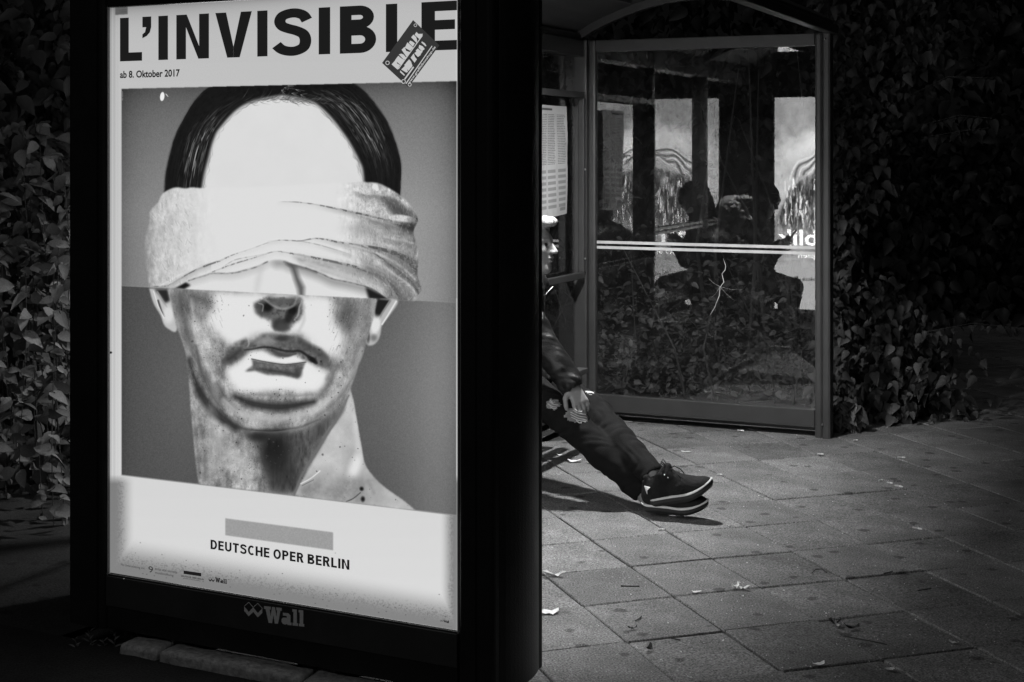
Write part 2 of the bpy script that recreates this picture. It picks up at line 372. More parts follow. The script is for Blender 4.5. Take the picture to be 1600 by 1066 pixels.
    for pts, wd in [([(540,380),(575,391),(600,401),(625,415),(648,436)], 3.2), ([(560,336),(600,345),(625,350)], 2), ([(600,370),(625,374),(645,380)], 3), ([(470,404),(520,417),(560,428)], 2.5), ([(250,447),(275,433),(300,420)], 2.2), ([(615,344),(632,345),(646,346)], 6), ([(590,410),(615,428),(640,446),(650,460)], 3)]:
        cv.line(smooth(pts, 4), wd, .88, .5, 1.2, tex=full)
    T = lambda pts, v, soft, op, tx=1: cv.poly(pts, v, soft, op, tex=full*tx)
    T([(455,398),(500,406),(550,417),(590,432),(612,446),(608,466),(585,452),(545,438),(500,424),(470,412)], .60, 3, .75, .45+1.0*N2)
    T([(600,304),(618,312),(640,330),(651,345),(648,360),(640,348),(622,340),(606,322)], .30, 3, .85, .5+.8*N2)
    T([(618,350),(652,354),(648,366),(630,360)], .16, 2.5, .85)
    T([(560,342),(600,350),(648,368),(652,400),(640,396),(600,380),(560,372),(545,356)], .58, 8, .6, .4+1.1*N2)
    T([(590,390),(640,410),(654,426),(652,436),(620,420)], .42, 5, .55, .4+1.1*N2)
    T([(560,398),(600,416),(636,446),(652,464),(632,470),(618,446),(590,425),(565,415)], .52, 5, .6, .3+1.2*N2)
    cv.ell(628, 341, 17, 5, .84, .95, .35, .12, tex=full); cv.ell(642, 343, 6, 3.5, .5, .7, .6, tex=full)
    T([(470,410),(520,428),(560,440),(598,458),(600,452),(560,433),(520,421),(480,409)], .80, 1.5, .7, .5+.6*N2)
    for _ in range(1500):      # woven texture, short strokes across the folds
        x = g.uniform(545, 655); y = g.uniform(290, 468)
        if g.random() > (x-525)/90: continue
        cv.line([(x, y), (x+g.normal(.6, .5), y+g.uniform(1.5, 4))], .8, g.choice([.28, .4, .88]), .30, .35, tex=full)
    for _ in range(420):      # cloth creases at both sides
        if g.random() < .45: x, y, a0 = g.uniform(230, 300), g.uniform(310, 446), g.normal(1.25, .35)
        else: x, y, a0 = g.uniform(560, 652), g.uniform(292, 466), g.normal(.45 if g.random() < .5 else 1.9, .35)
        L = g.uniform(3, 11); cv.line([(x, y), (x+L*math.cos(a0), y+L*math.sin(a0))], .9, .45+.5*g.random(), .38, .4, tex=full)
    cv.ell(586, 292, 5, 4, .88, 1, .3); cv.ell(589, 296, 3, 3, .88, 1, .3)
    # right & left ears below the seam
    cv.poly(smooth([(233,451),(240,474),(251,493),(256,507),(263,514),(276,517),(277,480),(268,452)], 4), .74, .8)
    cv.poly([(241,452),(262,452),(266,470),(258,474),(250,462)], .16, 2); cv.line([(246,456),(254,470),(261,480)], 2, .6, .9, 1)
    cv.line([(247,470),(252,486),(257,494)], 3, .18, .8, 1.2); cv.ell(263, 492, 8, 13, .86, .9, .5); cv.line([(240,455),(247,478),(256,497)], 1.6, .9, .9, .7)
    cv.poly(smooth([(594,467),(622,470),(607,495),(597,508),(594.5,522),(590,533),(582,539.5),(573,538),(570,520),(583,485)], 4), .70, .8)
    cv.poly([(590,467),(611,469),(596,490),(588,500),(585,485)], .12, 1.2); cv.line([(609,470),(598,488),(592,500)], 2.2, .55, .9, 1)
    cv.line([(619,471),(606,493),(597,507)], 2.4, .9, .9, .8); cv.ell(587, 508, 7, 14, .9, .9, .4, .2); cv.ell(584, 528, 5, 5, .42, .8, .8); cv.ell(575,527,3,9,.25,.8,.6)
    # stone head below the seam
    botf = lambda x: 742+(x-190)*.1205
    head = [(262,451)]+smooth([(266,465),(275,507.5),(280.6,522.5),(290,550.7),(292.9,571),(295.7,599.5),(298,639),(299.4,652.5),(304,705),(307.8,737),(310.7,botf(310.7))], 4)+[(649, 797.3)]+smooth([(627.6,780),(601.4,761.4),(578.8,738.8),(569.5,722),(563.8,692),(558,660),(552.6,628),(547.9,607.5),(553.8,590),(559.5,571.3),(566,556.3),(570.7,539.4),(576.4,518.8),(583,496.3),(587.6,473.8),(588,467)], 4)
    hs, hmk = cv.mask(head, .7); full = np.zeros_like(cv.a); full[hs] = hmk
    full *= (Y > seam-.3)
    stone = (.60+(N1-.5)*.55+(N3-.5)*.30+(N2-.5)*.12+(gr-.5)*.12).astype(np.float32)
    cv.a = cv.a*(1-full)+stone*full
    P = lambda pts, v, soft, op=1.0, tx=None: cv.poly(pts, v, soft, op, tex=full if tx is None else full*tx)
    E = lambda *a, **k: cv.ell(*a, tex=full, **k)
    Ln = lambda pts, wd, v, op=1., soft=1.: cv.line(smooth(pts, 4), wd if not hasattr(wd, '__len__') else list(np.interp(np.linspace(0, len(wd)-1, len(smooth(pts, 4))), range(len(wd)), wd)), v, op, soft, tex=full)
    # shaded sides
    P([(262,450),(332,455),(326,490),(318,505),(305,500),(300,470),(290,480),(300,540),(285,530),(272,480)], .36, 8, .6, .6+.6*N2)
    P([(518,464),(588,466),(583,500),(570,545),(553,590),(545,560),(540,520),(525,505)], .38, 5, .45, .4+N2); E(541, 492, 13, 20, .26, .6, soft=.9)
    Ln([(281,462),(288,500),(300,545),(320,590),(345,626)], [6,10,12,12,12], .34, .65, 5); Ln([(303,465),(322,470),(328,480)], [10,14,8], .33, .6, 6)
    Ln([(295,562),(310,608),(335,643),(368,668)], [6,14,18,13], .14, .85, 5); Ln([(306,540),(316,585),(334,622),(350,640)], [3,5,6,5], .30, .6, 2.5)
    Ln([(299,470),(305,510),(318,556),(338,600)], [5,6,6,6], .80, .45, 4)
    Ln([(566,545),(556,578),(532,610),(495,640)], [4,8,9,8], .80, .5, 4); Ln([(578,520),(566,560),(548,596),(520,632),(480,662)], [4,6,8,8,6], .40, .6, 4); Ln([(528,572),(512,600),(500,620)], [5,9,7], .34, .6, 5)
    # blown-out lights
    P([(334,455),(518,464),(521,500),(540,530),(528,560),(502,548),(470,522),(400,522),(372,540),(352,535),(338,520),(324,500),(335,480)], .885, 5)
    P([(372,566),(392,546),(412,545),(480,555),(500,577),(514,582),(508,600),(495,614),(440,610),(400,613),(372,610),(358,592),(352,578)], .90, 4)
    # nose
    P([(397,475.6),(404,470),(412,469),(419.5,462),(430,465),(445,466),(462.6,463),(472,466),(474,483),(470,498),(459,505.6),(449.5,518.8),(429,517),(425,502),(408,495),(399,489)], .40, 2.2, 1)
    cv.poly([(397,475.6),(404,470),(419.5,462),(445,464),(472,466),(474,483),(470,498),(459,505),(449,518),(429,517),(425,502),(408,495)], .2, 3, .6, tex=full*np.clip((N2-.45)*4, 0, 1)); P([(399,476),(412,471),(424,478),(426,490),(412,494),(402,488)], .26, 3, .8)
    E(418, 480, 8, 7, .10, 1, soft=.6); E(457, 486, 10, 7, .10, 1, soft=.6, ang=-.7); E(451,498,6,10,.14,.9,soft=.6,ang=.6); E(436, 507, 11, 9, .22, .9, soft=.5); E(441,512,9,6,.28,.8,soft=.6)
    E(440, 471, 17, 5, .36, .8, soft=.6)
    Ln([(414,468),(424,476),(436,482),(448,482),(459,477),(464,465)], [2,3,3,3,3,2], .66, .6, 1.8)
    Ln([(404,474),(411,477),(410,486)], 2, .60, .7, 1); Ln([(472,470),(468,480),(466,492),(460,500)], [2,3,3,2], .66, .7, 1)
    Ln([(474,484),(475,500),(466,520)], [3,5,4], .74, .6, 2)
    # upper lip and beard shade
    P([(350,565),(354,546),(369,535),(386,528),(390,537),(410,522.5),(425,520.7),(445,523),(466,526),(483,537.5),(502,545),(520,567),(517,577),(492,571),(474,562),(461,553),(436,558),(423,554),(410,546),(391,548),(376,560),(361,570)], .34, 2.4, .95, .45+.95*N2)
    P([(410,526),(440,527),(430,536),(412,540),(398,538)], .62, 3, .7)
    E(440, 529, 12, 4, .22, .9, soft=.7); Ln([(387,528),(389,537),(386,543)], [1.5,2,.5], .80, .5, 1)
    Ln([(374,548),(365,556),(352,565)], [7,10,9], .20, .75, 4); Ln([(470,534),(490,546),(508,560)], [7,10,9], .26, .7, 4); Ln([(352,566),(345,578),(348,592)], [6,6,4], .40, .6, 4); Ln([(425,548),(445,556),(462,553)], [3,4,2], .14, .7, 1.5)
    Ln([(505,560),(520,572),(512,592)], [5,6,4], .40, .6, 4)
    Ln([(382,547),(395,545.5),(408,543),(422,543),(440,547.5),(455,549.5),(468,548.5),(480,556),(494,567)], [1.5,2,2.5,3,3.6,3.6,3.2,4.5,5], .13, .85, 1.3)
    P([(424,548),(445,551),(462,551),(452,557),(437,558.5),(428,555)], .30, 1.6, .9); E(488, 562, 7, 4, .10, .9, soft=.5, ang=.5)
    # under the lower lip
    P([(393,561),(405,564),(417.6,565.7),(445.8,569.5),(477.6,565.7),(472,580),(464.5,592),(442,587),(417.6,586),(399,580),(382,580.7),(395,571)], .36, 1.4, 1, .7+.45*N2)
    Ln([(393,561),(418,566),(446,569.5),(478,566)], 1.3, .18, .8, .7); Ln([(402,576),(430,580),(465,586)], [3,6,6], .20, .7, 2.5); E(466,583,6,8,.24,.7,soft=.6)
    # chin
    Ln([(368,620),(395,631),(440,636),(490,628)], [9,15,15,10], .17, .9, 5); Ln([(340,600),(352,622),(368,640)], [6,10,8], .26, .7, 5); Ln([(366,612),(380,618),(400,617),(450,619),(488,617)], [2,3,4,4,3], .50, .7, 3)
    Ln([(350,625),(380,648),(430,655),(480,645),(510,625)], [6,9,10,9,6], .74, .7, 4)
    Ln([(345,640),(362,662),(385,671),(410,672),(445,671),(470,667),(500,655)], [2,4,4,3,3,2,1], .20, .6, 2.2); Ln([(392,672),(420,674),(446,672)], [.6,2,.6], .10, .8, .8)
    Ln([(395,674),(430,676),(460,672)], [2,4,2], .62, .9, 1.2)
    # under-chin shadow and neck
    P([(352,664),(372,672),(400,677),(430,679),(470,672),(500,658),(530,632),(547,612),(538,645),(515,672),(495,710),(478,742),(466,772),(420,768),(412,720),(402,695),(385,682)], .26, 5, .95, .35+1.0*N3)
    E(430, 703, 24, 30, .09, .85, soft=.9); E(440,740,22,30,.16,.55,soft=.9); E(405,682,16,7,.14,.8,soft=.8); E(500,668,22,8,.3,.5,soft=.8,ang=-.7)
    Ln([(352,672),(345,695),(362,715),(385,720)], [8,18,24,20], .74, .5, 9)
    Ln([(330,640),(335,690),(332,740)], [10,16,16], .70, .5, 8); Ln([(303,650),(308,700),(312,745)], [3,3,5], .42, .6, 2.5)
    Ln([(312,655),(318,700),(322,745)], [3,4,4], .40, .5, 3)
    P([(548,610),(553,630),(564,692),(569,722),(579,739),(601,761),(628,780),(650,799),(560,790),(459,773),(468,758),(495,712),(518,672),(538,645)], .70+.22*(N1-.5), 1.3, 1)
    Ln([(545,618),(528,652),(510,680),(490,713),(472,742),(460,772)], [2,4,4,4,4,4], .42, .9, 1.2)
    Ln([(553,650),(560,700)], [6,8], .82, .6, 3)
    E(555, 730, 9, 24, .90, .9, soft=.8, ang=.35); P([(500,770),(520,755),(545,745),(572,752),(572,788),(540,786),(505,779)], .50, 5, .7, .4+N2)
    P([(467,763),(490,752),(505,756),(500,778),(470,775)], .42, 5, .6, .4+N2); Ln([(470,756),(485,748),(500,736)], 1.6, .92, .9, .8); Ln([(472,759),(490,750)], 1, .25, .6, .6)
    E(565, 764, 3, 3, .08, .95, soft=.7); E(567, 780, 3, 4, .1, .95, soft=.7); Ln([(541,784),(552,779),(563,770)], 1.4, .2, .8, .7)
    Ln([(575,752),(584,770)], [5,4], .5, .5, 3)
    for _ in range(620):      # pits and specks in the stone
        x, y = g.uniform(270, 640), g.uniform(455, 800)
        c = .25 if (335 < x < 520 and y < 540) or (360 < x < 510 and 570 < y < 610) else 1
        if g.random() > c*.8: continue
        s_ = abs(g.normal(0, .45))+.25
        cv.ell(x, y, s_*g.uniform(.6, 1.6), s_, .14+.2*g.random(), .75, .6, g.random()*3, tex=full)
    for _ in range(500):
        x, y = g.uniform(275, 345) if g.random() < .5 else g.uniform(515, 585), g.uniform(458, 640)
        a0 = 1.2 if x < 400 else 1.9; L = g.uniform(3, 12)
        cv.line([(x, y), (x+L*math.cos(a0), y+L*math.sin(a0))], .9, .25+.6*g.random(), .28, .5, tex=full)
    for x, y, n in ((375,619,40),(440,625,40),(395,716,26),(400,735,26),(540,495,70),(300,590,40),(345,555,50),(320,475,60)):
        for _ in range(n):
            cv.ell(x+g.normal(0, 14), y+g.normal(0, 8), .35+.6*g.random(), .3+.5*g.random(), .18+.2*g.random(), .6, .6, tex=full)
    # small marks in the print
    cv.ell(253.5, 151, 3.4, 7, .93, 1, .15, .12); cv.line([(259,147),(261,149)], 1, .9, .9, .3); cv.line([(260,148),(262.5,151)], 1, .9, .9, .3)
    cv.line([(191.5,143),(191.5,157)], 1.2, .62, .7, .3, tex=(np.sin(Y*4) > -.2).astype(np.float32))
    cv.poly([(352,810),(520.5,832),(520.5,860),(352,836.5)], (.61+(gr-.5)*.06).astype(np.float32), .3)
    cv.poly([(180,9),(199.5,8.5),(199.5,22.5),(180,23.5)], .37, .3)
    for y in (12, 16, 19): cv.line([(184+(y-12)*.5, y), (197, y-.5)], 1.1, .22, .6, .4, tex=(np.sin(X*3) > -.4).astype(np.float32))
    for _ in range(60):
        x = g.uniform(200, 710); y = 893+(x-174)*.174-abs(g.normal(0, 34))-4
        cv.ell(x, y, .6+.5*g.random(), .6, .25, .7, .5)
    return cv

# ------------------------------------------------------------------ lightbox geometry frame
AD_ANG = math.atan2(.4478, .8942)
AD_O = Vector((-.042, 3.868, 0))
AD = Matrix.Translation(AD_O) @ Matrix.Rotation(-AD_ANG, 4, 'Z')
PX0, PX1, PZ0, PZ1 = -1.314, -.111, .244, 1.953        # poster rectangle in the box's own frame
def to_photo(pw):
    X = pw[..., 0]/pw[..., 1]*F_PX+CX; Y = HY-(pw[..., 2]-EYE)/pw[..., 1]*F_PX
    return X, Y
def ad_local(px, py, y=0.0):
    """photo pixel -> (x, z) on the plane local y of the lightbox"""
    d = Vector(((px-CX)/F_PX, 1, -(py-HY)/F_PX)); o = Vector((0, 0, EYE))
    Mi = AD.inverted(); dl = Mi.to_3x3() @ d; ol = Mi @ o; t = (y-ol.y)/dl.y; p = ol+dl*t
    return p.x, p.z
def unwarp(cv, W, H):
    s = PX0+(np.arange(W)+.5)/W*(PX1-PX0); z = PZ1-(np.arange(H)+.5)/H*(PZ1-PZ0)
    S, Z = np.meshgrid(s, z); c, sn = math.cos(AD_ANG), math.sin(AD_ANG)
    P = np.stack([AD_O.x+S*c, AD_O.y-S*sn, Z], -1); X, Y = to_photo(P)
    u = np.clip((X-cv.x0)*cv.k-.5, 0, cv.w-1.001); v = np.clip((Y-cv.y0)*cv.k-.5, 0, cv.h-1.001)
    ui, vi = u.astype(int), v.astype(int); fu, fv = u-ui, v-vi; a = cv.a
    return (a[vi, ui]*(1-fu)+a[vi, ui+1]*fu)*(1-fv)+(a[vi+1, ui]*(1-fu)+a[vi+1, ui+1]*fu)*fv

def uvquad(name, pts, material, parent):
    o = pyobj(name, pts, [(0, 1, 2, 3)], material, parent)
    uv = o.data.uv_layers.new(name='UVMap')
    for i, c in enumerate(((0, 0), (1, 0), (1, 1), (0, 1))): uv.data[i].uv = c
    return o
def text_mesh(s, offset=0.0, spacing=1.0, shear=0.0, extrude=0.0):
    cu = bpy.data.curves.new('t', 'FONT'); cu.body = s; cu.offset = offset; cu.space_character = spacing; cu.shear = shear
    cu.extrude = extrude; cu.resolution_u = 4
    ob = bpy.data.objects.new('t', cu); C.objects.link(ob)
    dg = bpy.context.evaluated_depsgraph_get(); dg.update()
    me = bpy.data.meshes.new_from_object(ob.evaluated_get(dg)); bpy.data.objects.remove(ob); bpy.data.curves.remove(cu)
    return me
def text_on(name, s, x0, x1, z0, z1, y, material, parent, offset=0.0, spacing=1.0, flip=False, extrude=0.0, full=None):
    """text fitted to the rectangle x0..x1, z0..z1 (x, z in parent's frame) at depth y"""
    me = text_mesh(s, offset, spacing, extrude=extrude); n = len(me.vertices); co = np.empty(n*3); me.vertices.foreach_get('co', co); co = co.reshape(-1, 3)
    lo, hi = co.min(0), co.max(0)
    u = (co[:, 0]-lo[0])/(hi[0]-lo[0]); v = (co[:, 1]-lo[1])/(hi[1]-lo[1])
    if flip: u = 1-u
    out = np.stack([x0+u*(x1-x0), np.full(n, y)-co[:, 2]*(1 if extrude else 0), z0+v*(z1-z0)], -1)
    me.vertices.foreach_set('co', out.ravel()); me.update(); me.materials.clear()
    o = link(name, me, material, parent); o['kind'] = 'stuff'; return o
def text_px(name, s, q, y, material, parent, **k):
    """q = photo pixels of lower-left, lower-right, upper-left corner"""
    (ax, az), (bx, bz), (cx, cz) = [ad_local(p[0], p[1], y) for p in q]
    return text_on(name, s, ax, bx, (az+bz)/2, (az+bz)/2+(cz-az), y, material, parent, **k)

# grotesque capitals drawn as strokes (cap height 1)
def _arc(cx, cy, rx, ry, a0, a1, n=14): return [(cx+rx*math.cos(R(a0+(a1-a0)*k/n)), cy+ry*math.sin(R(a0+(a1-a0)*k/n))) for k in range(n+1)]
def _glyph(ch, t):
    h = t/2; S_ = lambda *p: ('s', list(p)); P_ = lambda *p: ('p', list(p)); st = S_((h, 0), (h, 1)); k = t*.92
    if ch == 'L': return .54, [st, S_((t*.98, k/2), (.54, k/2))]
    if ch == 'I': return t, [st]
    if ch == 'E': return .56, [st, S_((t*.98, k/2), (.56, k/2)), S_((t*.98, .52), (.53, .52)), S_((t*.98, 1-k/2), (.56, 1-k/2))]
    if ch == 'N': return .72, [st, S_((.72-h, 0), (.72-h, 1)), P_((t*.9, 1), (t*1.06, 1), (.72-t*.9, .0), (.72-t*1.06, 0), (t*.9, .62))if 0 else P_((t*.5, 1), (t*1.08, 1), (.72-t*.5, 0), (.72-t*1.08, 0))]
    if ch == 'V': return .78, [P_((0, 1), (t*1.08, 1), (.39, .24), (.39, 0), (.39-t*.62, 0)), P_((.78, 1), (.78-t*1.08, 1), (.39, .24), (.39, 0), (.39+t*.62, 0))]
    if ch == 'U': return .68, [('s', [(h, 1), (h, .34)]+_arc(.34, .34, .34-h, .34-k/2, 180, 360)+[(.68-h, 1)])]
    if ch == 'T': return .62, [S_((.31, 0), (.31, 1-k*.98)), S_((0, 1-k/2), (.62, 1-k/2))]
    if ch == 'H': return .70, [st, S_((.70-h, 0), (.70-h, 1)), S_((t*.98, .5), (.70-t*.98, .5))]
    if ch == 'D': return .68, [st, ('s', [(t*.98, 1-k/2), (.30, 1-k/2)]+_arc(.30, .5, .38-h, .5-k/2, 90, -90)+[(t*.98, k/2)])]
    if ch == 'O': return .76, [('s', _arc(.38, .5, .38-h, .5-k/2+.01, 90, -272, 30))]
    if ch == 'C': return .66, [('s', _arc(.37, .5, .37-h, .5-k/2+.01, 48, 312, 26))]
    if ch == 'P': return .62, [st, ('s', [(t*.98, 1-k/2), (.33, 1-k/2)]+_arc(.33, .70, .29-h, .30-k/2, 90, -90)+[(t*.98, .40+k/2)])]
    if ch == 'R': return .66, [st, ('s', [(t*.98, 1-k/2), (.33, 1-k/2)]+_arc(.33, .71, .29-h, .29-k/2, 90, -90)+[(t*.98, .42+k/2)]), P_((.27, .44), (.27+t*1.05, .46), (.67, 0), (.67-t*1.15, 0))]
    if ch == 'B': return .67, [st, ('s', [(t*.98, 1-k/2), (.36, 1-k/2)]+_arc(.36, .755, .27-h, .245-k/2, 90, -90)+[(t*.98, .51+k/2)]), ('s', [(t*.98, .57-k/2), (.37, .57-k/2)]+_arc(.37, .285, .30-h, .285-k/2, 90, -90)+[(t*.98, k/2)])]
    if ch == 'S': return .66, [('s', smooth([(.585, .745), (.52, .855), (.40, .91), (.27, .905), (.155, .85), (.115, .74), (.16, .64), (.27, .58), (.40, .53), (.52, .45), (.56, .32), (.53, .18), (.42, .105), (.29, .09), (.15, .135), (.055, .235)], 5))]
    if ch == "\u2019": return t*1.05, [P_((0, 1), (t, 1), (t, .76), (t*.85, .64), (t*.5, .56), (0, .51), (0, .60), (t*.3, .65), (t*.42, .76), (0, .76))]
    return .30, []
def _stroke_poly(pts, t):
    P = [np.array(p, float) for p in pts]; P = [P[0]]+[b for a, b in zip(P, P[1:]) if np.linalg.norm(a-b) > 1e-4]; L_, R_ = [], []
    for i, p in enumerate(P):
        a = P[i]-P[i-1] if i > 0 else P[1]-P[0]; b = P[i+1]-P[i] if i < len(P)-1 else a
        a = a/np.linalg.norm(a); b = b/np.linalg.norm(b); n = np.array((-a[1]-b[1], a[0]+b[0])); n /= np.linalg.norm(n); c = max(.4, n.dot((-a[1], a[0])))
        L_.append(p+n*t/2/c); R_.append(p-n*t/2/c)
    return L_, R_
def caps(name, s, x0, x1, z0, z1, y, material, parent, t=.19, gap=.11, boxes=None, space=.34):
    """capitals fitted into x0..x1, or letter by letter into boxes [(a, b), ..]"""
    bm = bmesh.new(); adv = 0; items = []; out = None
    for ch in s:
        w_, g_ = _glyph(ch, t)
        if ch == ' ': adv += space; continue
        items.append((adv, w_, g_)); adv += w_+gap
    tot = adv-gap; q = 0
    for i, (a, w_, g_) in enumerate(items):
        if boxes: bx0, bx1 = boxes[i]
        else: bx0 = x0+a/tot*(x1-x0); bx1 = x0+(a+w_)/tot*(x1-x0)
        sx = (bx1-bx0)/w_; sz = z1-z0
        if boxes and i: bmesh.ops.recalc_face_normals(bm, faces=bm.faces); bobj(name, bm, material, parent); bm = bmesh.new()
        for kind, pts in g_:
            yy = y-.00006*(q % 4); q += 1
            f = lambda p: bm.verts.new((bx0+p[0]*sx, yy, z0+p[1]*sz))
            if kind == 'p': bm.faces.new([f(p) for p in pts])
            else:
                hor = abs(pts[0][1]-pts[-1][1]) < 1e-6 and len(pts) == 2
                A, B = _stroke_poly(pts, t*(.92 if hor or len(pts) > 2 else 1)); A = [f(p) for p in A]; B = [f(p) for p in B]
                for k in range(len(A)-1): bm.faces.new((A[k], A[k+1], B[k+1], B[k]))
    bmesh.ops.recalc_face_normals(bm, faces=bm.faces)
    o = bobj(name, bm, material, parent)
    if not boxes: o['kind'] = 'stuff'
    return o
# ------------------------------------------------------------------ ground
dA = AD.to_3x3() @ Vector((1, 0, 0)); nA = AD.to_3x3() @ Vector((0, 1, 0))
def adw(x, y, z=0.0): return AD @ Vector((x, y, z))
def ground_mat(name, v, speck=0.0, rnd=0.0, rough=.85):
    m = mat(name, v, rough, .42, 5, .7, 110, rnd=rnd, spec=.35, detail=10, dist=.003)
    n = m.node_tree.nodes; l = m.node_tree.links; b = n['Principled BSDF']
    src = b.inputs['Base Color'].links[0].from_socket
    tc = n.new('ShaderNodeTexCoord')
    ge = n.new('ShaderNodeNewGeometry')
    # fine grit
    g1 = n.new('ShaderNodeTexNoise'); g1.inputs['Scale'].default_value = 170; g1.inputs['Detail'].default_value = 3
    l.new(ge.outputs['Position'], g1.inputs['Vector'])
    mr = n.new('ShaderNodeMapRange'); mr.inputs[1].default_value = .3; mr.inputs[2].default_value = .7; mr.inputs[3].default_value = .25; mr.inputs[4].default_value = 1.75
    l.new(g1.outputs[0], mr.inputs[0])
    mu = n.new('ShaderNodeMath'); mu.operation = 'MULTIPLY'; l.new(src, mu.inputs[0]); l.new(mr.outputs[0], mu.inputs[1])
    # broad dirt
    g2 = n.new('ShaderNodeTexNoise'); g2.inputs['Scale'].default_value = 1.7; g2.inputs['Detail'].default_value = 5; l.new(ge.outputs['Position'], g2.inputs['Vector'])
    mr2 = n.new('ShaderNodeMapRange'); mr2.inputs[1].default_value = .3; mr2.inputs[2].default_value = .7; mr2.inputs[3].default_value = .72; mr2.inputs[4].default_value = 1.2
    l.new(g2.outputs[0], mr2.inputs[0]); m3 = n.new('ShaderNodeMath'); m3.operation = 'MULTIPLY'; l.new(mu.outputs[0], m3.inputs[0]); l.new(mr2.outputs[0], m3.inputs[1])
    out = m3.outputs[0]
    # dark gum stains
    vo = n.new('ShaderNodeTexVoronoi'); vo.inputs['Scale'].default_value = 7; l.new(ge.outputs['Position'], vo.inputs['Vector'])
    g3 = n.new('ShaderNodeTexNoise'); g3.inputs['Scale'].default_value = 40; l.new(ge.outputs['Position'], g3.inputs['Vector'])
    ad = n.new('ShaderNodeMath'); ad.operation = 'MULTIPLY_ADD'; ad.inputs[1].default_value = .18; l.new(g3.outputs[0], ad.inputs[0]); l.new(vo.outputs['Distance'], ad.inputs[2])
    mr3 = n.new('ShaderNodeMapRange'); mr3.inputs[1].default_value = .21; mr3.inputs[2].default_value = .27; mr3.inputs[3].default_value = .42; mr3.inputs[4].default_value = 1
    l.new(ad.outputs[0], mr3.inputs[0]); m4 = n.new('ShaderNodeMath'); m4.operation = 'MULTIPLY'; l.new(out, m4.inputs[0]); l.new(mr3.outputs[0], m4.inputs[1]); out = m4.outputs[0]
    if speck:
        v2 = n.new('ShaderNodeTexVoronoi'); v2.inputs['Scale'].default_value = 55; l.new(ge.outputs['Position'], v2.inputs['Vector'])
        n4 = n.new('ShaderNodeTexNoise'); n4.inputs['Scale'].default_value = 2.2; n4.inputs['Detail'].default_value = 3; l.new(ge.outputs['Position'], n4.inputs['Vector'])
        th = n.new('ShaderNodeMapRange'); th.inputs[1].default_value = .45; th.inputs[2].default_value = .75; th.inputs[3].default_value = .05; th.inputs[4].default_value = .33; l.new(n4.outputs[0], th.inputs[0])
        lt = n.new('ShaderNodeMath'); lt.operation = 'LESS_THAN'; l.new(v2.outputs['Distance'], lt.inputs[0]); l.new(th.outputs[0], lt.inputs[1])
        cgt = n.new('ShaderNodeSeparateColor'); l.new(v2.outputs['Color'], cgt.inputs[0]); gt = n.new('ShaderNodeMath'); gt.operation = 'GREATER_THAN'; gt.inputs[1].default_value = .6; l.new(cgt.outputs[0], gt.inputs[0])
        mm = n.new('ShaderNodeMath'); mm.operation = 'MULTIPLY'; l.new(lt.outputs[0], mm.inputs[0]); l.new(gt.outputs[0], mm.inputs[1])
        sc = n.new('ShaderNodeMath'); sc.operation = 'MULTIPLY_ADD'; sc.inputs[1].default_value = speck; l.new(mm.outputs[0], sc.inputs[0]); l.new(out, sc.inputs[2]); out = sc.outputs[0]
    l.new(out, b.inputs['Base Color'])
    return m
M_slab = ground_mat('concrete_slab', .165, speck=.14, rnd=.2)
M_bed = ground_mat('dark_joint_sand', .045)
M_road = ground_mat('dark_asphalt', .022, speck=.015)
M_soil = ground_mat('dark_soil', .035)
M_kerb = mat('rough_granite', .34, .85, .55, 60, .9, 45, dist=.01, rnd=.08)

pav = pyobj('pavement', [adw(-40, .02, -.012), adw(40, .02, -.012), adw(40, 60, -.012), adw(-40, 60, -.012)], [(0, 1, 2, 3)], M_bed)
props(pav, kind='structure')
road = pyobj('road', [adw(-40, -60, .036), adw(40, -60, .036), adw(40, -.03, .036), adw(-40, -.03, .036)], [(0, 1, 2, 3)], M_road)
props(road, kind='structure')
soil = bmesh.new(); nx, ny = 24, 40
vv = [[soil.verts.new(adw(-6+i/nx*4.47, .0+j/ny*12, .012+.03*mnoise.noise(Vector((i*.4, j*.4, 0))))) for i in range(nx+1)] for j in range(ny+1)]
for j in range(ny):
    for i in range(nx): soil.faces.new((vv[j][i], vv[j][i+1], vv[j+1][i+1], vv[j+1][i]))
props(bobj('soil', soil, M_soil, None, True), kind='structure')

# slabs
SU, SV, PHI = .3318, .3318*1.1464, .3184
SO = Vector((.1246*.3318, 13.4281*.3318, 0)); U_ = Vector((math.cos(PHI), math.sin(PHI), 0)); V_ = Vector((-math.sin(PHI), math.cos(PHI), 0))
SO = Vector((.12460*.3318, 13.4281*.3318, 0))
slab_meshes = []
for k in range(5):
    bm = bmesh.new(); g_ = .0035
    box(bm, (g_, g_, -.05), (SU-g_, SV-g_, 0), 0)
    top = [e for e in bm.edges if all(v.co.z > -.001 for v in e.verts)]+[e for e in bm.edges if abs(e.verts[0].co.z-e.verts[1].co.z) > .01]
    bmesh.ops.bevel(bm, geom=top, offset=.0035, segments=1, affect='EDGES')
    for v in bm.verts: v.co.x += random.uniform(-.0015, .0015); v.co.y += random.uniform(-.0015, .0015)
    me = bpy.data.meshes.new('slab'); bm.to_mesh(me); bm.free(); me.materials.append(M_slab); slab_meshes.append(me)
cells = []
Ai = AD.inverted()
for i in range(-16, 22):
    for j in range(-8, 30):
        c = SO+U_*(SU*(i+.5))+V_*(SV*(j+.5)); l_ = Ai @ c
        if l_.y < .23 or l_.x < -1.50: continue
        px = c.x/c.y*F_PX+CX if c.y > .5 else -999; py = HY+EYE/max(c.y, .1)*F_PX
        vis = 800 < px < 1680 and py < 1160
        cells.append((0 if vis else 1, c.y if vis else 50+c.y, i, j))
cells.sort(); SPHI = Matrix.Rotation(PHI, 4, 'Z')
nobj = 0; rest = bmesh.new()
